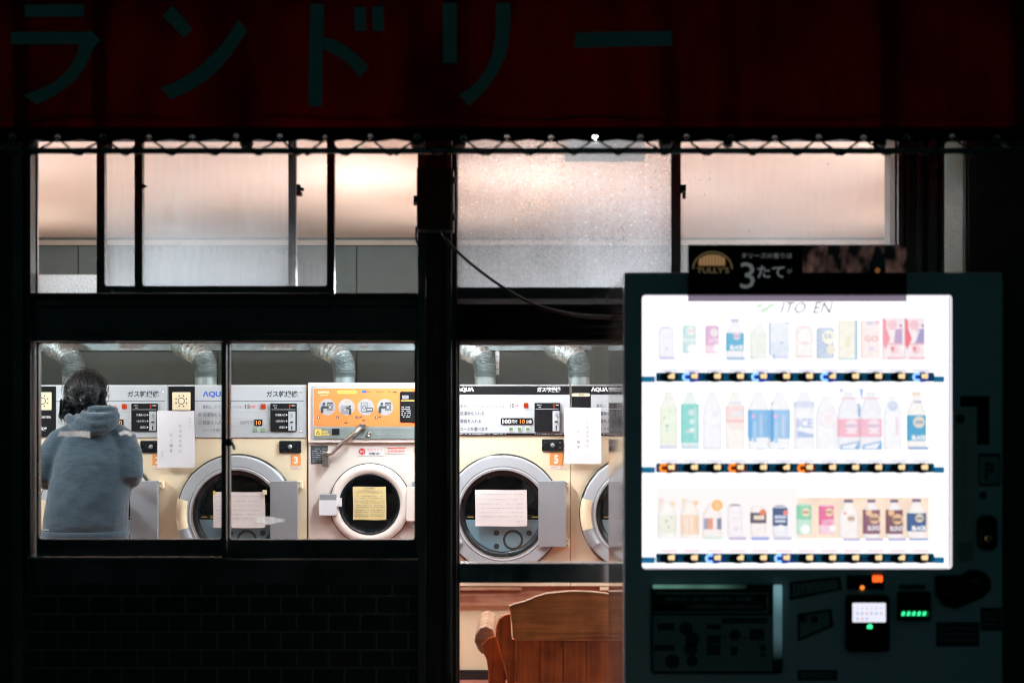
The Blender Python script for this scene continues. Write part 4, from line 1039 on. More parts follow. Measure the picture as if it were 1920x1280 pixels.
# hair
hr = MB()
bun = PP(168,750,.0)-O + Vector((0,-.022,0))
hr.ell(head+Vector((0,-.012,.012)), (.094,.104,.106), 'hair', 40, 24)
hr.ell(head+Vector((-.042,.0,-.055)), (.045,.075,.060), 'hair', 24, 14)
hr.ell(bun, (.030,.028,.032), 'hair', 20, 12)
rnd = random.Random(11)
C0 = head+Vector((0,-.012,.012)); R0 = Vector((.0965,.107,.1085))
def onell(v, s=1.0):
    u = Vector((v.x/R0.x, v.y/R0.y, v.z/R0.z)).normalized(); return C0 + Vector((u.x*R0.x, u.y*R0.y, u.z*R0.z))*s
hr.ell(head+Vector((-.055,.01,-.075)), (.042,.065,.060), 'hair', 24, 14)
hr.ell(head+Vector((-.005,-.035,-.075)), (.065,.055,.050), 'hair', 24, 14)
def strand(p, r, n=5): hr.tube(p, [r*(.35+.65*math.sin(PI*min(.9,.12+.8*j/(len(p)-1)))) for j in range(len(p))], 'hair', n=n, caps=False)
for i in range(620):
    th = rnd.uniform(0, 2*PI); ph = rnd.uniform(-.9, 1.4)
    st = Vector((math.cos(th)*math.cos(ph)*R0.x, math.sin(th)*math.cos(ph)*R0.y, math.sin(ph)*R0.z))
    if st.y > .03 and st.z < .02: continue
    en = bun - C0 + Vector((rnd.uniform(-.022,.022), 0, rnd.uniform(-.022,.022)))
    pts = []; wob = rnd.uniform(-.02,.02); lift = rnd.uniform(1.0, 1.05)
    for j in range(10):
        t = j/9; v = st.lerp(en, t) + Vector((wob*math.sin(t*PI), -.02*math.sin(t*PI), wob*math.sin(t*PI)))
        if v.length < .01: v = Vector((.01,-.01,.01))
        pts.append(onell(v, 1.0+(lift-1)*math.sin(t*PI)**.5))
    strand(pts, rnd.uniform(.0015,.0042))
for i in range(120):       # bun strands
    a0 = rnd.uniform(0, 2*PI); tilt = Matrix.Rotation(rnd.uniform(-1.2,1.2), 3, 'Z') @ Matrix.Rotation(rnd.uniform(-1.2,1.2), 3, 'X')
    rr = rnd.uniform(.024,.037); pts = []
    for j in range(9):
        a = a0 + j*.34; pts.append(bun + tilt @ Vector((rr*math.cos(a), 0, rr*math.sin(a)*1.05)))
    strand(pts, rnd.uniform(.0015,.004))
def wisp(p, n, spread, length, drop):
    for i in range(n):
        q0 = p + Vector((rnd.uniform(-spread,spread), rnd.uniform(-spread,spread), rnd.uniform(-spread,spread)))
        dx = rnd.uniform(-1,1)*length; pts = [q0]
        for j in range(1,7):
            t = j/6; pts.append(q0 + Vector((dx*t*t, rnd.uniform(-.004,.004), -drop*t*rnd.uniform(.85,1.1))))
        strand(pts, rnd.uniform(.001,.0028), 4)
wisp(PP(112,752,.05)-O, 80, .014, .012, .080); wisp(PP(122,762,.03)-O, 70, .016, .012, .055); wisp(PP(186,738,.06)-O, 26, .008, .024, .06)
wisp(bun+Vector((.004,-.008,-.015)), 50, .014, .028, .055); wisp(PP(150,770,.0)-O, 50, .022, .02, .03)
for i in range(60):        # fly-away hairs on the crown
    th = rnd.uniform(-.3, PI+.3); b0 = onell(Vector((math.cos(th)*.09, rnd.uniform(-.05,.05), math.sin(th)*.1)), 1.0)
    d_ = Vector((math.cos(th), 0, math.sin(th))); tt_ = Vector((-d_.z, 0, d_.x))*rnd.choice((-1,1))
    hr.tube([b0, b0+d_*.008+tt_*.01, b0+d_*.010+tt_*.03, b0+d_*.002+tt_*.05], .0008, 'hair', n=3, caps=False)
hr.build('hair', person)

# ================================================================= wooden armchair
YC = .55
ch = thing('wooden_armchair', 'brown wooden armchair with plank back seen from behind through the door', 'chair', (X(1080,YC), YC, 0))
cx0 = X(1080,YC); xx = lambda p, Y=YC: X(p,Y)-cx0; zz = lambda p, Y=YC: Z(p,Y)
top = [(955,1136),(965,1132),(985,1127),(1003,1119),(1022,1113),(1045,1110),(1075,1108),(1105,1109),(1135,1112),(1160,1118),(1180,1126),(1203,1134),(1206,1136)]
mb = MB(); mb.prism([(xx(a),zz(b)) for a, b in top]+[(xx(1200),zz(1170)),(xx(1198),zz(1196)),(xx(1190),zz(1200)),(xx(968),zz(1199)),(xx(961),zz(1193)),(xx(960),zz(1170))], -.018, .012, 'wood')
mb.build('top_rail', ch, bevel=.004)
mb = MB()
tt = [(xx(a),zz(b)) for a, b in top]
for (a, b), (c_, d_) in zip(tt[:-1], tt[1:]): mb.add([(a,-.0195,b-.001),(c_,-.0195,d_-.001),(c_,.014,d_+.004),(a,.014,b+.004),(a,-.0195,b+.003),(c_,-.0195,d_+.003)], [(0,1,5,4),(4,5,2,3)], 'wood_lt')
mb.build('edge_trim', ch)  # lighter wood strip stands in for the highlight along the top edge
seams = [968,1012,1056,1099,1144,1190]
for a, b in zip(seams[:-1], seams[1:]):
    mb = MB(); mb.box(xx(a)+.0012, xx(b)-.0012, -.008, .008, .30, zz(1200.5), 'wood_v'); mb.build('back_plank', ch, bevel=.002)
mb = MB(); mb.box(xx(967), xx(1191), .0085, .0115, .30, zz(1201), 'black'); mb.build('backing_board', ch)  # black sheet added behind the planks to darken the gaps
mb = MB(); mb.box(xx(966), xx(1192), -.016, .012, .22, .2995, 'wood'); mb.build('lower_rail', ch, bevel=.004)
for sgn in (-1, 1):
    def mx(p, Y): return (X(p,Y)-cx0) if sgn < 0 else -(X(p,Y)-cx0)
    mb = MB(); ys = .03
    pts = [(mx(957,YC),zz(1151)),(mx(946,YC),zz(1153)),(mx(936,YC),zz(1160)),(mx(930,YC),zz(1174)),(mx(929,YC),zz(1190)),(mx(934,YC),zz(1212)),(mx(942,YC),zz(1240)),(mx(950,YC),zz(1270)),(mx(954,YC),.02),(mx(967,YC),.02),(mx(967,YC),zz(1199)),(mx(960,YC),zz(1199))]
    mb.prism(pts, .0125, .045, 'wood_v'); mb.build('back_leg', ch, bevel=.004)
    mb = MB()    # armrest: scrolled roll running forward from the back
    y0, y1 = .05, .48
    P2 = [(mx(925,YC+.1),zz(1176,YC+.1)),(mx(912,YC+.1),zz(1170,YC+.1)),(mx(900,YC+.1),zz(1174,YC+.1)),(mx(892,YC+.1),zz(1185,YC+.1)),(mx(890,YC+.1),zz(1198,YC+.1)),(mx(896,YC+.1),zz(1213,YC+.1)),(mx(903,YC+.1),zz(1222,YC+.1)),(mx(918,YC+.1),zz(1222,YC+.1)),(mx(934,YC+.1),zz(1200,YC+.1))]
    mb.prism(P2, y0+.012, y1, 'wood_lt'); mb.build('armrest', ch, bevel=.006)
    mb = MB(); P3 = [(mx(930,YC),zz(1195)),(mx(915,YC),zz(1200)),(mx(903,YC),zz(1212)),(mx(905,YC),zz(1226)),(mx(912,YC),zz(1240)),(mx(915,YC),zz(1262)),(mx(914,YC),.012),(mx(948,YC),.012),(mx(948,YC),zz(1225)),(mx(938,YC),zz(1195))]
    mb.prism(P3, .046, .062, 'wood_v'); mb.build('side_panel', ch, bevel=.003)
    mb = MB(); mb.tube([(mx(925,YC+.1),.44,.012),(mx(925,YC+.1),.44,.42)], [.018,.024], 'wood_v', n=12); mb.build('front_leg', ch)
mb = MB(); mb.box(xx(966), xx(1192), .046, .50, .33, .36, 'wood'); mb.build('seat', ch, bevel=.004)

# ================================================================= junction box & cable
YJ = -.16
jb = thing('junction_box', 'dark metal junction box mounted on the column between the windows', 'electrical box', (X(818,YJ), -.06, Z(432,YJ)))
jx = X(818,YJ)
J = lambda p: X(p,YJ)-jx
Jz = lambda p: Z(p,YJ)-Z(432,YJ)
mb = MB(); mb.rbox(J(784), J(850), YJ+.062, .0, Jz(431), Jz(316), .004, 'box_metal'); mb.build('housing', jb)
mb = MB(); mb.rbox(J(781.5), J(847), YJ+.058, YJ+.0615, Jz(428), Jz(313.5), .005, 'box_metal'); mb.build('lid', jb)
for y0 in (331, 400):
    mb = MB(); mb.tube([(J(851),YJ+.07,Jz(y0+13)),(J(851),YJ+.07,Jz(y0))], .006, 'box_metal', n=10); mb.build('hinge', jb)
mb = MB(); mb.rbox(J(775), J(784), YJ+.07, YJ+.08, Jz(384), Jz(366), .002, 'matte_black'); mb.disc(J(779), YJ+.0695, Jz(380), .0025, 'white', 10); mb.build('latch_tab', jb)
def catm(P_, n=10):
    out = []
    for i in range(len(P_)-1):
        a, b, c_, d_ = P_[max(i-1,0)], P_[i], P_[i+1], P_[min(i+2,len(P_)-1)]
        for j in range(n):
            u = j/n; out.append(.5*((2*b)+(-a+c_)*u+(2*a-5*b+4*c_-d_)*u*u+(-a+3*b-3*c_+d_)*u**3))
    return out+[P_[-1]]
def cv(l): return [Vector((X(a,Y), Y, Z(b,Y))) for a, b, Y in l]
mb = MB(); mb.tube(catm(cv([(826,430,-.10),(836,448,-.11),(862,476,-.13),(900,508,-.15),(950,543,-.18),(1000,570,-.22),(1055,586,-.27),(1105,593,-.34),(1148,595,-.40)])), .0052, 'cable', n=8)
tag(mb.build('power_cable'), 'black cable sagging from the junction box to the vending machine', 'cable')
mb = MB(); mb.tube(catm(cv([(781,425,-.09),(780,445,-.08),(784,458,-.08),(796,463,-.07),(806,459,-.06)])), .004, 'cable', n=8)
tag(mb.build('cable_loop'), 'short loop of black cable under the junction box', 'cable')

# ================================================================= awning
aw = thing('shop_awning', 'dark red fabric awning with large pale katakana letters over the shop front', 'awning', (0,-.9,Z(250,-.9)))
AO = Vector((0,-.9,Z(250,-.9)))
SL = .45                                                         # run back per metre of rise
def awp(px, py, off=0.0):
    """point of the sloping fabric plane seen at that pixel: Y = -.9 + SL*(z - z0)"""
    sx, sz = (px-HX)/F, (HY-py)/F
    z0 = AO.z
    dd = (4.1 + SL*(EYE - z0)) / (1 - SL*sz)                     # distance in Y from camera
    v = Vector((sx*dd, CAMY+dd, EYE+sz*dd))
    return v + Vector((0, -off, off*.3))
def fold(x, z):
    return .004*math.sin(x*3.1+z*4) + .003*math.sin(x*8.3) + .006*noise.noise(Vector((x*2, 0, z*3)))
m_ = MB(); nx, nz = 160, 30; vs = []
for j in range(nz+1):
    for i in range(nx+1):
        px = -260 + 2440*i/nx; py = 246 - (246+420)*j/nz
        p = awp(px, py) - AO; p.y += fold(p.x, p.z); vs.append(p)
m_.add(vs, [(j*(nx+1)+i, j*(nx+1)+i+1, (j+1)*(nx+1)+i+1, (j+1)*(nx+1)+i) for j in range(nz) for i in range(nx)], 'awning_red', True)
cover = m_.build('fabric', aw)
L_ = {
 'ra': [[(50,15),(160,14),(160,37),(50,38)], [(24,66),(100,66),(165,66),(174,64),(191,82),(180,92),(172,112),(160,135),(145,155),(125,172),(100,188),(72,201),(48,184),(75,174),(100,162),(122,146),(138,125),(148,105),(152,89),(24,89)]],
 'n': [[(326,16),(345,38),(363,61),(347,77),(328,57),(307,37)], [(449,43),(466,62),(452,85),(436,108),(418,130),(396,150),(372,168),(346,182),(322,192),(304,170),(328,161),(352,148),(378,129),(400,108),(418,90),(434,67)]],
 'do': [[(583,13),(609,14),(607,110),(605,205),(579,204),(581,110)], [(609,76),(628,80),(650,92),(672,110),(693,131),(677,150),(658,130),(636,112),(608,98)], [(665,19),(687,19),(688,64),(666,64)], [(698,18),(720,18),(721,64),(700,64)]],
 'ri': [[(831,12),(857,12),(857,124),(831,124)], [(930,12),(957,12),(957,50),(953,90),(946,115),(934,140),(918,165),(900,186),(880,204),(861,184),(880,172),(898,154),(913,132),(923,108),(929,70)]],
 'bar': [[(1079,67),(1165,65),(1258,64),(1260,92),(1165,93),(1077,96)]]}
for k_, polys in L_.items():
    m_ = MB()
    for pl in polys:
        m_.poly(pl, 'letter', lambda x, y: tuple(awp(x, y, .016) - AO))
    m_.build('letter', aw)
# ribs behind the cloth
for px in (48,193,458,782,860,1250,1368,1655,1900):
    m_ = MB(); a, b = awp(px, 262, -.034)-AO, awp(px, -420, -.034)-AO; m_.tube([a, b], .021 if px != 1368 else .014, 'frame_dark', n=10); m_.build('rib', aw)
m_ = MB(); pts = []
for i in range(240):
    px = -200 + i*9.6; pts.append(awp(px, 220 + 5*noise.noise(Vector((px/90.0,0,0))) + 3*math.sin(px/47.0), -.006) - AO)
m_.tube(pts, .0035, 'black', n=6); m_.build('seam_cord', aw)  # dark cord added behind the cloth for the wavy shadow line
# hem strip with grommet holes
gx = [24,108,193,279,361,443,525,610,694,782,869,951,1033,1116,1201,1287,1370,1453,1535,1619,1700,1785,1868,1950]
m_ = MB()
YH = -.90
def hemp(px, py): return Vector((X(px,YH), YH, Z(py,YH))) - AO
rnd = random.Random(3)
gy = [258 + rnd.uniform(-2.0,1.6) for _ in gx]
for i, g in enumerate(gx):
    l = (gx[i-1]+g)/2 if i else g-42; r = (gx[i+1]+g)/2 if i < len(gx)-1 else g+42
    n_ = 32; hole = []; outer = []
    gyy = gy[i]
    for j in range(n_):
        a = 2*PI*j/n_
        c_, s_ = math.cos(a), math.sin(a); hole.append((g+4.6*c_, gyy-4.6*s_))
        yt, yb = 239, 266
        tx = (r-g)/c_ if c_ > 1e-6 else (l-g)/c_ if c_ < -1e-6 else 1e9
        tz = (gyy-yt)/s_ if s_ > 1e-6 else (gyy-yb)/s_ if s_ < -1e-6 else 1e9
        t_ = min(tx, tz); px, py = g+t_*c_, gyy-t_*s_
        outer.append([px, py])
    for cx_, cy_ in ((l,239),(r,239),(l,266),(r,266)):
        j = min(range(n_), key=lambda j: (outer[j][0]-cx_)**2+(outer[j][1]-cy_)**2); outer[j] = [cx_, cy_]
    for o_ in outer:
        if o_[1] > 260: o_[1] = 266.5 - 4.5*(abs(o_[0]-g)/41.0)**1.5
    vs = [hemp(*p) for p in hole]+[hemp(*p) for p in outer]
    m_.add(vs, [(j, j+n_, (j+1) % n_ + n_, (j+1) % n_) for j in range(n_)], 'hem')
m_.build('hem', aw)
for i, g in enumerate(gx):
    m_ = MB(); c_ = hemp(g, gy[i]); m_.lathe([(4.0*kpx(YH),0),(4.2*kpx(YH),-.002),(5.4*kpx(YH),-.0015),(5.6*kpx(YH),0)], c_.x, c_.y-.0005, c_.z, 'grommet_dk', n=24) if False else m_.lathe([(4.3*kpx(YH),.001),(4.7*kpx(YH),-.002),(5.8*kpx(YH),-.0015),(6.2*kpx(YH),0)], c_.x, c_.y-.0005, c_.z, 'grommet', n=24); m_.build('grommet', aw)
m_ = MB(); m_.tube([hemp(-150,283), hemp(2100,283)], 5.8*kpx(YH), 'pipe', n=16); m_.build('front_pipe', aw)
m_ = MB(); kp_ = kpx(YH)
pp = []
for i, g in enumerate(gx):
    G = hemp(g, gy[i])
    for sgn in (-1, 1):
        w_ = 24+rnd.uniform(-5,6)
        Pm = hemp(g+sgn*w_*.55, 270); Pe = hemp(g+sgn*w_, 279)+Vector((0,-.013,0)); Pf = hemp(g+sgn*(w_+6), 287)+Vector((0,-.014,0)); Pg = hemp(g+sgn*(w_+13), 290.5)+Vector((0,-.003,0)); Ph = hemp(g+sgn*(w_+19),286)+Vector((0,.012,0))
        m_.tube(catm([G+Vector((0,-.004,0)), Pm, Pe, Pf, Pg, Ph], 5), .0032, 'rope', n=6)
m_.build('lacing_rope', aw)

# ================================================================= vending machine
YV = -.80
vx0, vx1 = 1170, 1880
V0 = Vector((X(1525,YV), YV, 0))
vm = thing('vending_machine', 'tall pale drinks vending machine with a glowing white display and stickers', 'vending machine', V0)
vx = lambda p: X(p,YV)-V0.x
vz = lambda p: Z(p,YV)
HT = vz(510.5)
DX0, DX1, DY0, DY1 = 1204, 1785, 553, 1066
m_ = MB(); r_ = .009
def rr_pts(x0, x1, z0, z1, r, n=6):
    out = []
    for cx_, cz_, a0 in ((x1-r, z1-r, 0), (x0+r, z1-r, PI/2), (x0+r, z0+r, PI), (x1-r, z0+r, 1.5*PI)):
        for i in range(n+1):
            a = a0+PI/2*i/n; out.append((cx_+r*math.cos(a), cz_+r*math.sin(a)))
    return out
inn = rr_pts(vx(DX0), vx(DX1), vz(DY1), vz(DY0), .011)
X0, X1, Z0, Z1 = vx(vx0), vx(vx1), .06, HT
out = rr_pts(X0, X1, Z0, Z1, .008)
k_ = len(inn)
def bridge(mb, A, B, ya, yb, mat, sm=False):
    vs = [(x, ya, z) for x, z in A] + [(x, yb, z) for x, z in B]
    mb.add(vs, [(i, (i+1) % k_, (i+1) % k_+k_, i+k_) for i in range(k_)], mat, sm)
bridge(m_, inn, rr_pts(X0+.004, X1-.004, Z0+.004, Z1-.004, .006), 0, 0, 'vm_body'); bridge(m_, rr_pts(X0+.004, X1-.004, Z0+.004, Z1-.004, .006), out, 0, .004, 'vm_body')
bridge(m_, out, out, .004, .045, 'vm_body'); bridge(m_, inn, inn, 0, .02, 'vm_light_soft')
m_.build('door', vm)
m_ = MB(); m_.box(X0+.002, X1-.002, .048, .70, .06, HT-.003, 'vm_side'); m_.build('cabinet', vm, bevel=.003)
m_ = MB(); m_.box(X1-.0005, X1+.002, .002, .02, .08, HT-.02, 'gold'); m_.build('edge_strip', vm)
for sx in (X0+.05, X1-.05):
    for y in (.08, .62): 
        g = MB(); g.lathe([(.03,0),(.025,.02),(.02,.02),(.02,.06)], sx, y, 0, 'vm_dark', axis='Z', n=16); g.build('foot', vm)
# display box
m_ = MB(); m_.add([(vx(DX0)-.001,.10-.065,vz(DY1)),(vx(DX1)+.001,.035,vz(DY1)),(vx(DX1)+.001,.035,vz(DY0)),(vx(DX0)-.001,.035,vz(DY0))], [(0,1,2,3)], 'vm_light')
bk = m_.build('light_panel', vm)
KV = kpx(YV)
colx = [1258+43.2*i for i in range(12)]
E('tag_pale', lin('e6e4f6'), 1.0); E('tag_pink', lin('fadfe4'), 1.0)
Eb = {}
for ri, by in enumerate((706, 876.5, 1046)):
    b = MB(); b.rbox(vx(1231), vx(1753), .004, .018, vz(by+9), vz(by-8), .004, 'vm_bar_teal')
    b.build('button_rail', vm)
    for a_, c_ in ((1205,1229),(1754.5,1773)):
        b = MB(); b.rbox(vx(a_), vx(c_), .012, .018, vz(by+10), vz(by-1), .002, 'vm_tab'); b.build('rail_end', vm)
    for i, px in enumerate(colx):
        lit = {0:(1,4,7,11), 1:(0,3,6), 2:(2,5)}[ri]
        on = i in lit; cold = ri != 1
        b = MB(); n_ = 32
        def eli(rx, rz, cx_, cz_, y, mat):
            b.add([(vx(cx_)+rx*KV*math.cos(2*PI*j/n_), y, vz(cz_)+rz*KV*math.sin(2*PI*j/n_)) for j in range(n_)], [tuple(range(n_))], mat)
        eli(17, 9.8, px-4, by+.5, .0035, ('led_bluedeep' if cold else 'led_orangedeep') if on else 'vm_bar_black')
        if on:
            b.lathe([(4.2*KV,0),(9*KV,0)], vx(px-13), .0029, vz(by+.5), 'led_blue' if cold else 'led_orange', n=24, a0=.8, a1=2*PI-.8, smooth=False)
            eli(9.5, 6.6, px+1, by-.5, .0023, 'vm_bar_black')
        b.build('select_button', vm)
        b = MB()
        digits = ('130','160','120')[ri] if (i*7+ri) % 3 else ('110','150','130')[ri]
        # tiny overexposed price digits: lobed lamp shape
        for ox, oz, rr_ in ((-3.6,1.4,3.3),(-3.4,-1.6,3.2),(3.0,2.2,4.0),(3.2,-2.2,3.9),(0,0,4.4),(-2.6,2.4,3.2)):
            if (i*5+ri*3) % 7 == 0 and ox == -3.4: continue
            b.disc(vx(px+1+ox), .0012-.0001*abs(ox), vz(by-1.5+oz), rr_*.86*KV, 'led_amber', 14)
        b.build('price_lamp', vm)
    b = MB()
    for i, px in enumerate(colx): b.box(vx(px-18), vx(px+14), .022, .024, vz(by-10), vz(by-15), 'tag_pale' if ri != 2 else 'tag_pink')
    b.build('price_strip', vm)
# logo over the drinks
E('logo_ink', lin('3b3560'), 1.0); E('leaf_pale', lin('dcf4dc'), 1.0)
b = MB(); b.text('ITO', vx(1463), vx(1510), vz(587), vz(567), -.0045, 'logo_ink', -.008, .30); b.text('EN', vx(1524), vx(1561), vz(587), vz(567), -.0045, 'logo_ink', -.008, .30); b.build('brand_lettering', vm); b = MB()
for cx_, cy_, w_, h_ in ((1433,581,9,5),(1445,573,8,4),(1424,573,7,4)):
    b = MB(); b.add([(vx(cx_)+w_*KV*math.cos(a*PI/8), -.0045, vz(cy_)+h_*KV*math.sin(a*PI/8)+.3*w_*KV*math.cos(a*PI/8)) for a in range(16)], [tuple(range(16))], 'leaf_pale'); b.build('leaf_emblem', vm)
b = MB()
E('peach_card', lin('ffe6d2'), 1.0, var=.08, scale=20); E('pink_card', lin('fff8f8'), 1.02)
b.box(vx(1498), vx(1748), .032, .034, vz(1011), vz(933), 'peach_card'); b.box(vx(1232), vx(1500), .032, .034, vz(1013), vz(915), 'pink_card'); b.build('backing_card', vm)
# ---- drinks on display: (kind, half width px, top, base, body colour, label colour, label y0,y1, cap, label text, description)
pal = {}
def curve_shade(name):
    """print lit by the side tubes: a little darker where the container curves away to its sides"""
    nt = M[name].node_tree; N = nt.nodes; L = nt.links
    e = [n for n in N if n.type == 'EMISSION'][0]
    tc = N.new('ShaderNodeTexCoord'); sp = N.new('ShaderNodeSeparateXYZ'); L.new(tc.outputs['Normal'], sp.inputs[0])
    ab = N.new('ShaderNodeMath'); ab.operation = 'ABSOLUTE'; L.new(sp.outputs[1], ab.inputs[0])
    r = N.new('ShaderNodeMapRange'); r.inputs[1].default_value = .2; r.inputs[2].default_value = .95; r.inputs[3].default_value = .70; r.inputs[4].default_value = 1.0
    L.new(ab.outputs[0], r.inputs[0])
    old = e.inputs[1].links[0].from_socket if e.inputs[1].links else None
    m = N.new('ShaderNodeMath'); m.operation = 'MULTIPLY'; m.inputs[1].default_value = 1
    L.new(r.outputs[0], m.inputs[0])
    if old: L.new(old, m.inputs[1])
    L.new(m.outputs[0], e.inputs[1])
def EM(hexs, k=.08):  # drink colours emit, so the display light is put into them
    if hexs not in pal: pal[hexs] = 1; c = lin(hexs); E('lit_'+hexs, tuple(v*(1-k)+k*1.02 for v in c), 1.0, var=.04, scale=60); curve_shade('lit_'+hexs)
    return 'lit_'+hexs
def drink(px, kind, hw, top, base, body, lab=None, ly=None, cap=None, txt=None, extras=(), label='', Y=.0):
    nm = {'bottle':'drink_bottle','can':'drink_can','carton':'drink_carton'}[kind]
    YY = YV+.020
    loc = (X(px,YV), YY, Z(base,YV)); t = thing(nm, label, kind, loc, 'sample drinks on the vending machine shelves')
    k = KV; H = (base-top)*k; w = hw*k; dpt = .42
    m = MB()
    if kind == 'carton':
        m.rbox(-w, w, -.006, .006, 0, H, .002, EM(body))
    elif kind == 'can':
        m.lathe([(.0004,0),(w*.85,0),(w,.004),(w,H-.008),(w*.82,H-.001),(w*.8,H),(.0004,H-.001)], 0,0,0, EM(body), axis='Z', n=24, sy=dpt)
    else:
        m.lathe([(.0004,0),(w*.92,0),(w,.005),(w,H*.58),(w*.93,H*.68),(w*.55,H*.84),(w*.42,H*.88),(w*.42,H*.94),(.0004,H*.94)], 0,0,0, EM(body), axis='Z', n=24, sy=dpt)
    m.build('container', t)
    if cap:
        m = MB(); m.lathe([(.0004,H),(w*.44,H),(w*.47,H-.001),(w*.47,H*.93),(.0004,H*.93)], 0,0,0, EM(cap), axis='Z', n=20, sy=dpt*1.0) if kind == 'bottle' else m.lathe([(.0004,H+.004),(w*.6,H+.003),(w*.8,H-.001),(w*.86,H-.002)], 0,0,0, EM(cap), axis='Z', n=20, sy=dpt)
        m.build('cap', t)
    fr = -(w*dpt+.0016) if kind != 'carton' else -.0066
    def zz_(p): return (base-p)*k
    if lab:
        m = MB()
        if kind == 'carton': m.box(-w*.98, w*.98, -.0068, -.0062, zz_(ly[1]), zz_(ly[0]), EM(lab))
        else: m.lathe([(w*1.012,zz_(ly[1])),(w*1.012,zz_(ly[0]))], 0,0,0, EM(lab), axis='Z', n=28, sy=dpt)
        if txt: m.text(txt, -w*.62, w*.92, zz_(ly[1]-2), zz_(ly[1]-10.5), fr-.001, EM('ffffff'), .06)
        m.build('label_band', t)
    if extras:
        m = MB()
        for j, e_ in enumerate(extras):
            y = fr-.0016-.0002*j
            if e_[0] == 'c': m.disc(e_[1]*k, y, zz_(e_[2]), e_[3]*k, EM(e_[4]), 24)
            elif e_[0] == 'r': m.box(e_[1]*k, e_[3]*k, y, y+.0003, zz_(e_[4]), zz_(e_[2]), EM(e_[5]))
            elif e_[0] == 'o': m.ringf(e_[1]*k, y, zz_(e_[2]), (e_[3]-1.2)*k, e_[3]*k, EM(e_[4]), 24)
            elif e_[0] == 't': m.text(e_[1], e_[2]*k, e_[4]*k, zz_(e_[5]), zz_(e_[3]), y, EM(e_[6]), .03)
            elif e_[0] == 'p': m.poly([(a*k, zz_(b_)) for a, b_ in e_[1]], EM(e_[2]), lambda x, z, y=y: (x, y, z))
        m.build('artwork', t)
    return t
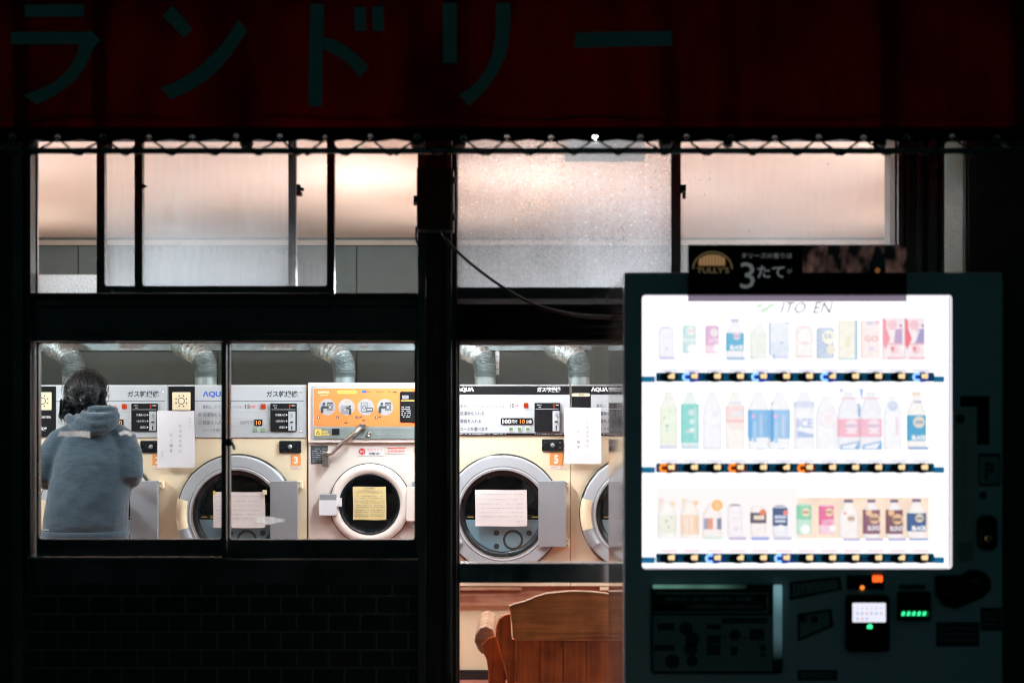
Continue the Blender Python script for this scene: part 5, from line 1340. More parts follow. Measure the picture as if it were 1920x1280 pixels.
R1 = [
 (1250,'can',15,614,672,'f8f8ff',None,None,'bcc6ec',None,(('r',-13,668,16,674,'d4d0ee'),('r',-5,632,5,633,'dcdcf0'),('r',-3,650,3,655,'e4e4f2')),'white can with pale indigo lid, first in the top row'),
 (1294,'can',13,609,662,'cdeaea',None,None,None,None,(('c',2,620,8,'f4faf4'),('r',-5,618,8,622,'f4d8e0'),('r',-13,634,13,640,'e8f5f5'),('c',4,653,9,'ffffff')),'pale mint can with white rounds in the top row'),
 (1337,'can',13,609,662,'eec4e2','e8b8dc',(612,646),None,None,(('c',3,623,8,'f4ecf0'),('t','LATTE',-8,634,11,642,'fff4fb'),('r',-13,647,13,661,'fbe0ee'),('c',9,652,8,'ffffff')),'mauve pink can in the top row'),
 (1380,'bottle',17,597,674,'fbf8fc','62b8dc',(624,657),'c9cdf0','BLACK',(('c',2,630,7,'ecd6ec'),('r',-4,629,8,631,'6fa8d0'),('r',-17,669,18,675,'a8c8e6')),'white bottle with sky blue label in the top row'),
 (1424,'bottle',16,604,672,'f7faf5','f2f8f0',(622,662),None,None,(('r',-17,668,-10,674,'d2ead4'),('r',-10,668,19,669,'d0e4e8'),('c',1,646,8,'f2f4ee')),'very pale green bottle in the top row'),
 (1463,'carton',19,603,668,'f2f5fd','e6effa',(640,662),None,None,(('r',-20,604,-17,664,'bcc4ee'),('r',12,603,19,606,'c6ccea'),('r',-13,664,17,673,'dfe4f8'),('r',-13,664,-9,673,'a9c2f0'),('r',1,641,8,643,'b4b8d4')),'pale blue edged carton in the top row'),
 (1510,'can',17,612,671,'fffdfa',None,None,'fbd4dc',None,(('o',0,630,16,'fbcad2'),('r',-17,666,16,669,'fadce0'),('r',-6,641,6,643,'e8dce4')),'white can with a rosy arch in the top row'),
 (1550,'can',17,613,672,'cfdcee',None,None,None,None,tuple(('p',[(-17,618+j*9),(-15.8,618+j*9),(16,640+j*9 if j<4 else 672),(14.8,640+j*9 if j<4 else 672)],'8aa4cc') for j in range(4))+tuple(('p',[(16,618+j*9),(14.8,618+j*9),(-17,640+j*9),(-15.8,640+j*9)],'8aa4cc') for j in range(4))+(('c',5,632,13,'fffbee'),('t','ミル',-4,625,10,635,'8f9cc8'),('c',9,655,9,'f8eedd')),'blue lattice can with cream rounds in the top row'),
 (1592,'carton',17,600,674,'fbf7ea',None,None,None,None,(('r',13,600,18,674,'a8cde6'),('r',-17,672,18,674.5,'a8cde6'),('r',-4,630,4,650,'f4ecd6')),'cream carton with a blue right edge in the top row'),
 (1635,'carton',18,600,672,'fdf1ee',None,None,None,None,(('t','GO',-13,629,14,640,'f4b6b8'),('r',-8,602,4,608,'d8d6f0'),('r',7,600,16,607,'f8d0dc'),('r',-17,600,-16,672,'f8dcdc'),('r',-5,650,5,656,'e4dcec')),'blush carton lettered in rose in the top row'),
 (1677,'carton',19,594,674,'fdeef2',None,None,None,None,(('p',[(-19,596),(-13,600),(-13,615),(-6,635),(-15,655),(-19,645)],'f79aa6'),('o',-2,609,9,'f0a8bc'),('c',-2,609,7,'f8ccd8'),('p',[(4,617),(17,615),(17,645),(1,642)],'c4a8cc'),('c',14,610,3,'b090c0'),('r',-10,643,17,646,'f0b8c8'),('c',2,655,8,'fbd8de'),('p',[(-6,650),(2,650),(-1,660)],'ee6a78'),('r',-11,669,19,673,'f6bcc8')),'red and violet patterned carton, left one of the pair in the top row'),
 (1718,'carton',19,594,674,'fdeef2',None,None,None,None,(('p',[(-19,596),(-13,600),(-13,615),(-6,635),(-15,655),(-19,645)],'f26d80'),('o',-2,609,9,'ee98ae'),('c',-2,609,7,'f8c4d2'),('p',[(4,617),(17,615),(17,645),(-2,642)],'a898c8'),('c',14,610,3,'9888b8'),('p',[(-3,640),(5,618),(8,619),(1,641)],'f4f0fb'),('r',-10,643,17,646,'f0b8c8'),('c',2,655,8,'fbd0d8'),('p',[(-6,650),(2,650),(-1,660)],'ee6a78'),('r',-11,669,19,673,'f6bcc8')),'red and violet patterned carton at the right end of the top row')]
R2 = [
 (1255,'bottle',17,727,842,'f9fbf2','f2f8e6',(762,832),None,None,(('o',3,737,11,'fbcad6'),('c',-9,783,2,'8fc8c4'),('c',1,772,1.6,'b8d8cc'),('c',-4,798,3,'a8d4cc'),('c',-4,806,2,'b4dcd4'),('r',-19,834,15,842,'dfe0f0')),'pale bottle with a pink ring tag, first in the middle row'),
 (1295,'bottle',17,727,842,'eefaf6','8edcd6',(757,830),None,None,(('c',2,773,6,'dce8ea'),('c',3,790,5,'dff2f0'),('c',3,806,5,'e8f4f4'),('c',-5,809,3,'e8d8e0'),('r',7,762,12,825,'b6e8e0'),('r',-17,834,17,842,'cfe4ee')),'turquoise labelled bottle in the middle row'),
 (1337,'bottle',18,727,843,'fafaff',None,None,None,None,(('r',-18,760,-16,840,'ecebf8'),('r',-14,838,20,842,'e8eaf4'),('r',-2,796,14,797,'e4e0f2'),('c',4,776,7,'f4f1fa')),'clear lilac tinted bottle in the middle row'),
 (1380,'bottle',18,727,843,'fefaf6','fde2e0',(760,792),None,None,(('r',-16,787,16,792,'fac8c8'),('r',-9,770,12,783,'f2ecf2'),('r',-10,753,10,758,'e8eaf6'),('r',-12,793,14,806,'fdeee8')),'blush labelled bottle in the middle row'),
 (1424,'bottle',20,727,843,'fbfbff','86bfec',(768,820),None,None,(('c',-12,780,4,'f6b8e0'),('r',-19,768,-14,826,'62aee8'),('r',0,776,6,818,'b4cdec'),('r',16,768,19,806,'6ab4ea'),('r',-12,790,-5,828,'a8d0f2'),('r',-5,840,10,842,'c8cce8')),'bright blue labelled bottle, left one of the pair in the middle row'),
 (1464,'bottle',20,727,843,'fbfbff','9ccaf0',(768,822),None,None,(('c',-9,780,4,'f2c0e6'),('r',-19,768,-13,828,'4ea2e4'),('r',2,776,8,818,'c6d4f0'),('r',-11,790,-5,830,'b8d6f4'),('p',[(-18,754),(-13,752),(-18,762)],'7ca8e0'),('r',-5,840,10,842,'c8cce8')),'paler blue labelled bottle, right one of the pair in the middle row'),
 (1510,'bottle',20,727,843,'fafaff','e0e4f6',(752,764),None,None,(('t','ICE',-14,784,14,802,'b8c6ea'),('p',[(-18,806),(16,814),(16,820),(-18,820)],'b6c8ec'),('r',-18,783,-14,822,'dcdcf4')),'white bottle with pale blue lettering in the middle row'),
 (1552,'bottle',20,735,843,'fbfaff',None,None,None,None,(('o',2,785,16,'fbdae2'),('c',2,785,10,'fdf1f4'),),'white bottle with a faint rose ring in the middle row'),
 (1594,'bottle',21,727,843,'f6f6fd','fabccd',(785,819),None,None,(('c',3,798,12,'fbe8f0'),('r',-9,795,15,801,'e2c6dc'),('r',-8,809,14,813,'fde6ee'),('p',[(-18,834),(18,826),(18,843),(-18,843)],'8ab6e0'),('p',[(-15,836),(15,829),(8,841),(-14,841)],'f2f6ff'),('r',-20,745,18,748,'f9c6d2'),('r',-20,728,-12,735,'ccd0ee')),'rosy labelled milk bottle, left one of the pair in the middle row'),
 (1636,'bottle',21,727,843,'f6f6fd','f8c0d2',(785,819),None,None,(('c',3,798,12,'fbe8f0'),('r',-9,795,15,801,'e2c6dc'),('r',-8,809,14,813,'fde6ee'),('p',[(-18,834),(18,826),(18,843),(-18,843)],'7aaede'),('p',[(-15,836),(15,829),(8,841),(-14,841)],'f2f6ff'),('r',-20,745,18,748,'f9c6d2'),('p',[(-26,728),(-16,728),(-20,752)],'b8c6ea'),('r',-27,755,-23,780,'8cb0de')),'rosy labelled milk bottle, right one of the pair in the middle row'),
 (1677,'bottle',18,735,843,'fbfaff',None,None,None,None,(('c',-2,761,9,'cad8f2'),('c',-2,759,6,'dbe4f6'),('r',3,782,8,816,'eedfea')),'white bottle with a soft blue spot in the middle row'),
 (1722,'bottle',18,733,843,'fdf9f6','3aa5d2',(778,826),'fbe8d4','BLACK',(('c',2,791,11,'e4dcd0'),('r',-5,788,10,794,'9fb0b8'),('r',-18,837,20,843,'9ab4dc'),('r',-8,751,8,755,'c0bede')),'deep blue labelled bottle at the right end of the middle row')]
R3 = [
 (1252,'bottle',17,936,1008,'fdfaf4','f2f1e4',(966,1000),None,None,(('c',-2,976,2,'a8b0a0'),('c',7,970,1.6,'b4b8ac'),('c',2,988,2,'b8bcae'),('c',10,944,5,'fbe0c4'),('p',[(-17,934),(-6,934),(-17,958)],'f6e0d8')),'pale tea bottle, first in the bottom row'),
 (1295,'bottle',17,934,1008,'fef6ee','fbdcc2',(965,1002),None,None,(('r',-9,970,-5,1000,'fbeade'),('r',1,968,4,998,'fdf0e6'),('c',10,943,5,'fbd4ac'),('p',[(-17,934),(-6,934),(-17,956)],'f8e4d0'),('r',6,970,15,992,'fbd0b0')),'peach labelled tea bottle in the bottom row'),
 (1337,'bottle',18,940,1010,'fdf4f2','fbeef2',(971,993),None,None,(('c',8,947,10.5,'fbbb62'),('c',8,947,6,'fbcf98'),('r',-17,971,-9,992,'a4a0b8'),('r',-9,971,0,992,'f09a74'),('r',8,971,16,992,'7c8aa0'),('r',-14,1004,18,1012,'e0f0e6')),'bottle with an orange round and striped label in the bottom row'),
 (1380,'can',14,948,1004,'fbf4f8',None,None,'9a7090',None,(('r',-8,971,8,972,'d8d0e0'),('c',1,991,4,'f6dfe8'),('r',-13,1006,20,1013,'cfc4e4')),'white can with a plum lid in the bottom row'),
 (1424,'can',15,950,1004,'fdf4f2','4c4860',(961,981),None,None,(('c',7,960,6,'f07c54'),('r',-10,966,10,974,'f2ddc4'),('r',-11,977,11,979,'6a4c58'),('r',-15,1006,19,1013,'aab4ea')),'can with a dark band and orange dot in the bottom row'),
 (1465,'can',14,950,1006,'f4f2fa','2b4a82',(952,986),'8c94b4',None,(('c',9,961,5,'f08a80'),('r',-12,966,10,972,'c8d4ee'),('t','BOSS',-11,967,10,976,'e8eef8') if False else ('r',-11,975,9,979,'dfe6f4'),('c',0,990,6.5,'fafaff'),('r',-14,1006,20,1013,'d0cce6')),'navy can with a white round in the bottom row'),
 (1510,'can',14,945,1002,'c6ecd8','8ad4ae',(948,974),None,None,(('c',2,960,8,'f4e2c4'),('r',-5,958,8,962,'b49c84'),('c',1,992,9,'ffffff')),'mint green can in the bottom row'),
 (1552,'can',14,947,1002,'fbd4e2','ec6a9c',(949,984),None,None,(('c',4,960,8,'f4d2b4'),('r',-4,958,10,962,'c08c84'),('t','LATTE',-9,974,12,982,'fbe8f2'),('c',10,990,6,'ffffff')),'hot pink can in the bottom row'),
 (1594,'bottle',18,937,1009,'fdf6f4',None,None,'6c4a70',None,(('c',3,972,7,'f4d8c6'),('r',-4,969,9,975,'c4a094'),('c',-9,962,3,'f0a8b0'),('r',-13,1009,20,1014,'c8bce4')),'plain white bottle with a plum cap in the bottom row'),
 (1637,'bottle',16,937,1009,'fbf2f4','8a5068',(956,1001),'7c5878',None,(('c',-7,961,6,'f4c89c'),('c',4,972,10,'e6bc96'),('r',-5,970,11,976,'8a6a60'),('t','BLEND',-9,985,14,994,'f4f2fb'),('r',-14,1009,20,1014,'c4b8e2')),'brown labelled bottle, left one of the pair in the bottom row'),
 (1680,'bottle',16,937,1009,'fbf2f4','7c4252',(956,1001),'6c4a6c',None,(('c',-8,961,6,'f2be88'),('c',4,973,10,'e8bc92'),('r',-5,971,11,977,'7c5c50'),('t','BLEND',-10,986,14,995,'f4f2fb'),('r',-14,1009,20,1014,'bcb4e0')),'darker brown labelled bottle, right one of the pair in the bottom row'),
 (1722,'bottle',18,936,1009,'fdf4f2','1a5290',(962,996),'6a5484','BLACK',(('c',3,971,8,'e4d2b8'),('r',-3,969,9,974,'8c8c84'),('r',-17,1009,20,1013,'8ea0dc')),'navy labelled bottle at the right end of the bottom row')]
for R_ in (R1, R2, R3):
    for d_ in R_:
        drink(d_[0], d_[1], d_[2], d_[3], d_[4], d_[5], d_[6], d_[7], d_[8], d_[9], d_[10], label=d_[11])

# ---- lower half of the machine
def vb(mb, x0, y0, x1, y1, d, mat, r=.003): mb.rbox(vx(x0), vx(x1), -d, 0.0 if d > 0 else .002, vz(y1), vz(y0), r, mat)
m_ = MB(); vb(m_, 1220, 1094, 1466, 1262, .010, 'acryl_dark', .012); ip = m_.build('instruction_window', vm)
m_ = MB(); m_.rbox(vx(1224), vx(1440), -.0125, -.0102, vz(1105), vz(1096), .004, 'acryl_glow'); m_.rbox(vx(1449), vx(1464), -.0125, -.0102, vz(1215), vz(1096), .006, 'acryl_glow2'); m_.build('glare_strip', ip) if False else None
m_ = MB(); m_.rbox(vx(1224), vx(1447), -.0122, -.0102, vz(1256), vz(1152), .003, 'sticker_md')
rn = random.Random(5)
for cx_, cy_, rr_ in ((1285,1176,13),(1297,1196,14),(1294,1214,13),(1260,1238,14),(1297,1236,11),(1377,1188,11),(1429,1212,7),(1429,1226,5)): m_.disc(vx(cx_), -.0128, vz(cy_), rr_*KV, 'sticker_dk', 20)
for x0_, y0_, x1_, y1_ in ((1324,1168,1350,1178),(1324,1188,1350,1204),(1324,1206,1350,1226),(1404,1176,1432,1198),(1352,1156,1438,1167),(1368,1210,1382,1227),(1226,1206,1264,1218),(1232,1166,1264,1180)): m_.box(vx(x0_), vx(x1_), -.0130, -.0125, vz(y1_), vz(y0_), 'sticker_dk')
for a_ in (1356,1394): m_.poly([(vx(a_),vz(1189)),(vx(a_+5),vz(1193)),(vx(a_),vz(1197))], 'sticker_dk', lambda x, z: (x, -.0131, z))
m_.build('guide_sheet', ip)
m_ = MB(); m_.rbox(vx(1226), vx(1440), -.0122, -.0102, vz(1149), vz(1109), .004, 'acryl_dark')
for a, b_, c_, d_ in ((1228,1110,1438,1111.3),(1228,1145,1438,1146.3),(1436.7,1112,1438,1144)): m_.box(vx(a), vx(c_), -.0130, -.0123, vz(d_), vz(b_), 'sticker_lt')
m_.text('本機の売上金の一部は、自動販売機を通じ、地域活動に', vx(1246), vx(1411), vz(1124.5), vz(1117.5), -.0128, 'sticker_lt', 0); m_.text('この商品情報表示システムを使用しています', vx(1286), vx(1428), vz(1138.5), vz(1131.5), -.0128, 'sticker_lt', 0)
m_.box(vx(1228), vx(1282), -.0127, -.0123, vz(1142), vz(1132), 'leaf_dark'); m_.build('notice_strip', ip) if False else None
P('leaf_dark', (.05,.25,.06), .5)
m_.box(vx(1228), vx(1282), -.0127, -.0123, vz(1142), vz(1132), 'leaf_dark'); m_.build('notice_strip', ip)
m_ = MB()
m_.rbox(vx(1223), vx(1440), -.0165, -.0101, vz(1106), vz(1094.5), .006, 'acryl_teal')if False else None
def glare_mat(name, c1, c2, axis):
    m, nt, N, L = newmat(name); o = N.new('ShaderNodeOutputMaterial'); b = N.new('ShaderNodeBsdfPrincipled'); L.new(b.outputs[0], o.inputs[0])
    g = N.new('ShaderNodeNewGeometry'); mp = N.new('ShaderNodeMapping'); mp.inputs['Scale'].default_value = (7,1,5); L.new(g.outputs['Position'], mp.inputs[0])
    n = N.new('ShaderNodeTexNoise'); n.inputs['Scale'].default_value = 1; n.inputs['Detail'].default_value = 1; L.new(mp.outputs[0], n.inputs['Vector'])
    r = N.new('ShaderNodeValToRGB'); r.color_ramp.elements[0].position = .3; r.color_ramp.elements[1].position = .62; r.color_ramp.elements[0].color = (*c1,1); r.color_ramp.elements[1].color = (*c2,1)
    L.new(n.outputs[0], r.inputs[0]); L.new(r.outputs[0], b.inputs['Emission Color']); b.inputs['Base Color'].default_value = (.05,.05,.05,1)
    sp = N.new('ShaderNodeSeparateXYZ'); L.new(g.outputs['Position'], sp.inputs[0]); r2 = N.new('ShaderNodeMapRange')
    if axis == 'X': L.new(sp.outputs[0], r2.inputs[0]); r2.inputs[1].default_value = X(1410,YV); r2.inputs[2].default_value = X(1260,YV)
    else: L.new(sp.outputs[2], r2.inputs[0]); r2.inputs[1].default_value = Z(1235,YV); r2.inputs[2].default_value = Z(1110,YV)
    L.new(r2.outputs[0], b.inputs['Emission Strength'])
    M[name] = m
glare_mat('edge_teal', lin('012220'), lin('8ac8b4'), 'X'); glare_mat('edge_grey', lin('0a2228'), lin('6a929a'), 'Z')  # painted highlights for the acrylic edges, no lamp there
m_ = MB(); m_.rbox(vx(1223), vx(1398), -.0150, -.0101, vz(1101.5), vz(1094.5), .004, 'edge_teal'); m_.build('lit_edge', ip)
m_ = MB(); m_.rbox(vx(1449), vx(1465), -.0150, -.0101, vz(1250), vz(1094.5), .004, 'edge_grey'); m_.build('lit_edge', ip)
# stickers with a slanting dark frame
for a_, b_ in ((1480,1080),(1495,1140)):
    m_ = MB(); w_ = 95 if a_ == 1480 else 64; h_ = 45 if a_ == 1480 else 62
    m_.poly([(vx(a_),vz(b_+10)),(vx(a_+w_),vz(b_)),(vx(a_+w_+4),vz(b_+h_*.55)),(vx(a_),vz(b_+h_))], 'sticker_dk', lambda x, z: (x, -.001, z))
    m_.poly([(vx(a_+5),vz(b_+15)),(vx(a_+w_-6),vz(b_+6)),(vx(a_+w_-4),vz(b_+h_*.5)),(vx(a_+5),vz(b_+h_-8))], 'sticker_md', lambda x, z: (x, -.0014, z))
    if a_ == 1495:
        for cx_ in (1506,1527): m_.disc(vx(cx_), -.0018, vz(1160), 7*KV, 'sticker_dk', 20)
    else:
        for j in range(4): m_.box(vx(1484+j*8), vx(1487+j*8), -.0019, -.0015, vz(1112), vz(1098), 'sticker_dk')
    m_.build('sticker', vm)
m_ = MB(); vb(m_, 1588, 1078, 1657, 1104, .004, 'matte_black', .002); o = m_.build('coin_display', vm)
m_ = MB()
for cx_ in (1638.5,1644,1650.5): 
    for oz in (-2.8,2.8): m_.disc(vx(cx_), -.0048-.0001*cx_/1600, vz(1084+oz), 3.9*KV, 'led_red', 14)
m_.build('digit', o); m_ = MB(); m_.disc(vx(1616), -.0048, vz(1100.5), 4.3*KV, 'led_orange', 20); m_.build('indicator', o)
m_ = MB(); vb(m_, 1585, 1114, 1665, 1219, .022, 'matte_black', .012); rd = m_.build('card_reader', vm)
m_ = MB(); m_.rbox(vx(1595), vx(1657), -.0240, -.0222, vz(1163.5), vz(1127.5), .003, 'led_white'); sc2 = m_.build('screen', rd)
m_ = MB()
E('ic_a', lin('b9bde6')); E('ic_b', lin('e8b9c6'))
for j in range(3):
    for i in range(6):
        if j == 2 and i > 2: continue
        m_.disc(vx(1604+i*8.8), -.0243, vz(1137+j*10), (1.5 if j == 0 else 2.6)*KV, 'ic_a' if (i+j) % 3 else 'ic_b', 12)
m_.build('icons', sc2)
m_ = MB(); m_.prism([(vx(1622),vz(1175)),(vx(1623),vz(1169)),(vx(1629),vz(1166.5)),(vx(1632.5),vz(1170)),(vx(1631),vz(1175.5))], -.0235, -.0222, 'led_green'); m_.build('indicator', rd)
m_ = MB(); vb(m_, 1682, 1108, 1743, 1162, .014, 'matte_black', .004); bl = m_.build('bill_slot', vm)
m_ = MB(); m_.rbox(vx(1687), vx(1738), -.0150, -.0142, vz(1153), vz(1143), .002, 'led_greenglow')
for j in range(5): m_.prism([(vx(1687.5+j*9.8),vz(1152)),(vx(1689+j*9.8),vz(1146)),(vx(1692+j*9.8),vz(1143.5)),(vx(1694.5+j*9.8),vz(1146)),(vx(1693+j*9.8),vz(1151.5))], -.0156, -.0151, 'led_green')
m_.build('indicator', bl)
m_ = MB(); m_.rbox(vx(1686), vx(1734), -.006, 0, vz(1103), vz(1095), .002, 'sticker_dk'); m_.build('price_label', vm)
m_ = MB(); pts = [(1752,1080),(1758,1077),(1800,1077),(1815,1068),(1832,1067),(1848,1074),(1857,1088),(1855,1105),(1842,1118),(1815,1130),(1790,1140),(1768,1134),(1754,1115)]
m_.prism([(vx(a),vz(b_)) for a, b_ in pts], -.012, -.001, 'matte_black'); o = m_.build('coin_return', vm, bevel=.003)
m_ = MB(); m_.ell((vx(1828), -.018, vz(1089)), (12*KV, .008, 9*KV), 'vm_dark', 20, 10); m_.tube([(vx(1768),-.016,vz(1113)),(vx(1800),-.016,vz(1107))], .003, 'vm_dark'); m_.build('coin_lever', o)
for a, b_, c_, d_, mt, nm in ((1755,1165,1836,1211,'sticker_dk','sticker'),(1838,1138,1881-3,1182,'sticker_dk','sticker'),(1495,1255,1570,1275,'sticker_dk','sticker')):
    m_ = MB(); m_.rbox(vx(a), vx(c_), -.0015, .0, vz(d_), vz(b_), .003, mt)
    for j in range(3): m_.box(vx(a+6), vx(c_-8), -.002, -.0016, vz(b_+(d_-b_)*(.25+.22*j)+1.2), vz(b_+(d_-b_)*(.25+.22*j)), 'sticker_md')
    m_.build(nm, vm)
m_ = MB(); m_.poly([(vx(1800),vz(742)),(vx(1855),vz(742)),(vx(1855),vz(833)),(vx(1832),vz(833)),(vx(1832),vz(762)),(vx(1800),vz(762))], 'matte_black', lambda x, z: (x, -.001, z)); m_.build('sticker', vm)
m_ = MB(); m_.rbox(vx(1786), vx(1831), -.0022, .0, vz(1060), vz(763), .002, 'sticker_lt')
m_.ell((vx(1800), -.003, vz(785)), (9*KV,.001,9*KV), 'sticker_dk', 16, 8); m_.box(vx(1796), vx(1824), -.0028, -.0023, vz(1052), vz(1015), 'sticker_md')
for j, c_ in enumerate('節電しながら冷やしています'): m_.text(c_, vx(1803), vx(1814), vz(838+j*13), vz(828+j*13), -.0027, 'sticker_md', 0)
m_.build('tall_sticker', vm)
m_ = MB(); m_.rbox(vx(1834), vx(1876), -.0016, 0, vz(911), vz(849), .010, 'sticker_dk'); m_.rbox(vx(1836), vx(1874), -.0021, -.0017, vz(906), vz(856), .008, 'sticker_md')
m_.text('P', vx(1846), vx(1864), vz(898), vz(866), -.0026, 'sticker_dk', .04); m_.build('parking_mark', vm)
m_ = MB(); m_.disc(vx(1843), -.0015, vz(928), 7.5*KV, 'sticker_dk', 20); m_.build('dot_sticker', vm)
m_ = MB(); m_.rbox(vx(1832), vx(1867), -.016, 0, vz(1030), vz(965), .022, 'matte_black'); lk = m_.build('lock_housing', vm)
m_ = MB(); m_.lathe([(.012,0),(.012,-.01),(.008,-.014),(.0004,-.014)], vx(1849), -.016, vz(1008), 'gold', n=20); m_.rbox(vx(1835), vx(1838), -.018, -.0162, vz(1020), vz(990), .001, 'gold'); m_.build('lock', lk)
m_ = MB(); m_.rbox(vx(1230), vx(1640), -.008, 0, .22, .46, .012, 'vm_dark'); m_.rbox(vx(1250), vx(1620), -.018, -.0082, .25, .43, .010, 'black'); m_.build('pickup_flap', vm)

# ================================================================= acrylic topper sign
YS = -.835
sg = thing('topper_sign', 'black coffee advertising panel with oval stripe emblem on top of the vending machine', 'sign', (X(1495,YS), YS, Z(565,YS)))
sx = lambda p: X(p,YS)-X(1495,YS)
sz = lambda p: Z(p,YS)-Z(565,YS)
def sign_mat():
    m, nt, N, L = newmat('sign_film'); o = N.new('ShaderNodeOutputMaterial')
    tr = N.new('ShaderNodeBsdfTransparent'); tr.inputs[0].default_value = (.42,.38,.44,1); L.new(tr.outputs[0], o.inputs[0]); 
    gl = N.new('ShaderNodeBsdfGlossy'); gl.inputs['Roughness'].default_value = .1
    mx = N.new('ShaderNodeMixShader'); mx.inputs[0].default_value = .02; L.new(tr.outputs[0], mx.inputs[1]); L.new(gl.outputs[0], mx.inputs[2]); L.new(mx.outputs[0], o.inputs[0])
    M['sign_film'] = m
sign_mat()
def photo_mat():
    m, nt, N, L = newmat('sign_photo'); o = N.new('ShaderNodeOutputMaterial'); b = N.new('ShaderNodeBsdfPrincipled'); L.new(b.outputs[0], o.inputs[0])
    g = N.new('ShaderNodeNewGeometry'); mp = N.new('ShaderNodeMapping'); mp.inputs['Scale'].default_value = (26,1,14); L.new(g.outputs['Position'], mp.inputs[0])
    n = N.new('ShaderNodeTexNoise'); n.inputs['Scale'].default_value = 1; n.inputs['Detail'].default_value = 2; L.new(mp.outputs[0], n.inputs['Vector'])
    r = N.new('ShaderNodeValToRGB'); r.color_ramp.elements[0].position = .42; r.color_ramp.elements[1].position = .7
    r.color_ramp.elements[0].color = (.004,.004,.005,1); r.color_ramp.elements[1].color = (.22,.12,.10,1)
    L.new(n.outputs[0], r.inputs[0])
    L.new(r.outputs[0], b.inputs['Base Color']); L.new(r.outputs[0], b.inputs['Emission Color']); b.inputs['Emission Strength'].default_value = .35
    b.inputs['Roughness'].default_value = .3; M['sign_photo'] = m
photo_mat()
E('sign_cream', lin('d9b98a'), .40); E('sign_gold', lin('8a7a58'), .32); E('sign_grey', lin('9aa0a0'), .34); E('sign_brown', lin('a8703c'), .40); E('sign_white', lin('8a9294'), .36)
m_ = MB(); m_.box(sx(1290), sx(1700), 0, .003, sz(552), sz(459), 'matte_black'); m_.build('panel', sg)
m_ = MB(); m_.box(sx(1290), sx(1700), 0, .002, 0, sz(552.3), 'sign_film'); m_.build('clear_foot', sg)
m_ = MB()
cx_, cy_, rx_, ry_ = 1336, 504, 38, 33
a0 = math.radians(2)
ptsO = [(sx(cx_+rx_*math.cos(a)), sz(cy_-ry_*math.sin(a))) for a in [PI*i/28 for i in range(29)]]
ptsI = [(sx(cx_+(rx_-3)*math.cos(a)), sz(cy_-(ry_-3)*math.sin(a))) for a in [PI*i/28 for i in range(29)]]
m_.add([(x,-.0006,z) for x, z in ptsO]+[(x,-.0006,z) for x, z in ptsI], [(i,i+1,i+30,i+29) for i in range(28)], 'sign_gold')
for j in range(9):
    xa, xb = 1309+j*6, 1309+j*6+3.4
    def tp(xq): return cy_-7-(ry_-13)*math.sqrt(max(0,1-((xq-cx_)/30.0)**2))
    m_.add([(sx(xa),-.0008,sz(cy_-6)),(sx(xb),-.0008,sz(cy_-6)),(sx(xb),-.0008,sz(tp(xb))),(sx(xa),-.0008,sz(tp(xa)))], [(0,1,2,3)], 'sign_brown')
    m_.add([(sx(xb),-.0008,sz(cy_-6)),(sx(xb+2.6),-.0008,sz(cy_-6)),(sx(xb+2.6),-.0008,sz(tp(xb+2.6))),(sx(xb),-.0008,sz(tp(xb)))], [(0,1,2,3)], 'sign_cream') if j < 8 else None
m_.text("TULLY'S", sx(1306), sx(1367), sz(512), sz(501), -.0009, 'sign_gold', .02); m_.build('emblem', sg)
m_ = MB(); m_.text('タリーズの香りは', sx(1390), sx(1485), sz(484.5), sz(474), -.0008, 'sign_grey', .0)
m_.text('3', sx(1388), sx(1415), sz(541), sz(492), -.0008, 'sign_white', .0); m_.text('たて', sx(1420), sx(1471), sz(521), sz(498), -.0008, 'sign_white', .02); m_.text('が', sx(1476), sx(1485), sz(512), sz(504), -.0008, 'sign_grey', 0); m_.build('lettering', sg)
m_ = MB(); m_.box(sx(1505), sx(1699), -.0010, -.0002, sz(511), sz(460), 'sign_photo')
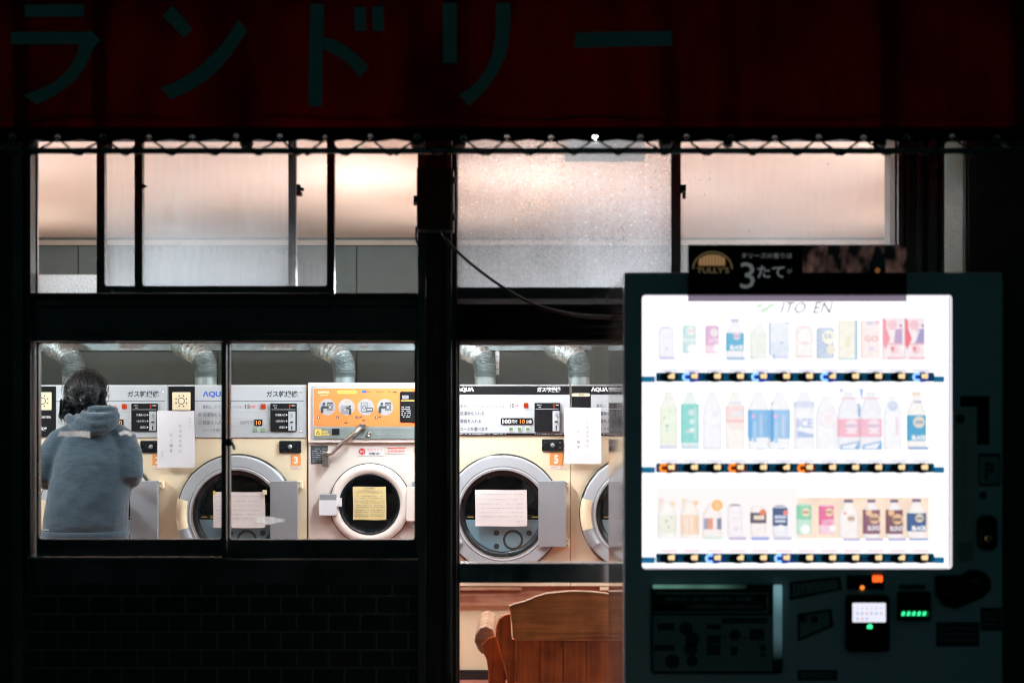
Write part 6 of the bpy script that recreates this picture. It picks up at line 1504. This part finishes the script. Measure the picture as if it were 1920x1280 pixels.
m_.prism([(sx(1631),sz(511)),(sx(1631),sz(492)),(sx(1638),sz(480)),(sx(1640),sz(462)),(sx(1650),sz(462)),(sx(1653),sz(480)),(sx(1660),sz(492)),(sx(1660),sz(511))], -.0016, -.0011, 'ink_gray')
m_.box(sx(1631), sx(1660), -.0020, -.0017, sz(511), sz(500), 'black'); m_.disc(sx(1645), -.0023, sz(507), 5*kpx(YS), 'sign_brown', 16)
for a in (1664,1683): m_.box(sx(a), sx(a+14), -.0014, -.0011, sz(506), sz(466), 'sign_pane')if False else None
m_.build('advert_picture', sg)

# ================================================================= pavement kerb outside
mb = MB(); mb.box(-40, 40, -3.4, -.04, .0042, .02, 'concrete'); struct(mb.build('pavement'), 'grey concrete pavement strip along the shop front', 'pavement')

# ================================================================= world, camera
w = bpy.data.worlds.new('World'); scn.world = w; w.use_nodes = True
N = w.node_tree.nodes; L = w.node_tree.links; N.clear()
o = N.new('ShaderNodeOutputWorld'); b = N.new('ShaderNodeBackground'); L.new(b.outputs[0], o.inputs[0])
b.inputs[0].default_value = (.0042,.0185,.0195,1); b.inputs[1].default_value = 1.0
cam = bpy.data.cameras.new('camera'); co = bpy.data.objects.new('camera', cam); col.objects.link(co)
co.location = (0, CAMY, EYE); co.rotation_euler = (PI/2, 0, 0)
cam.sensor_width = 36; cam.lens = F/1920*36; cam.shift_y = (HY-640)/1920; cam.clip_end = 500; cam.clip_start = .05
cam.dof.use_dof = True; cam.dof.focus_distance = 6.95; cam.dof.aperture_fstop = 2.1
scn.camera = co
scn.view_settings.view_transform = 'Standard'; scn.view_settings.look = 'None'; scn.view_settings.exposure = 0
scn.render.engine = 'CYCLES'
scn.cycles.use_denoising = True; scn.cycles.pixel_filter_type = 'BLACKMAN_HARRIS'; scn.cycles.filter_width = 1.15
try: scn.cycles.denoiser = 'OPENIMAGEDENOISE'
except Exception as ex: print(ex)
scn.cycles.max_bounces = 10; scn.cycles.diffuse_bounces = 5; scn.cycles.transparent_max_bounces = 16
scn.cycles.sample_clamp_indirect = 4.0; scn.cycles.caustics_reflective = False
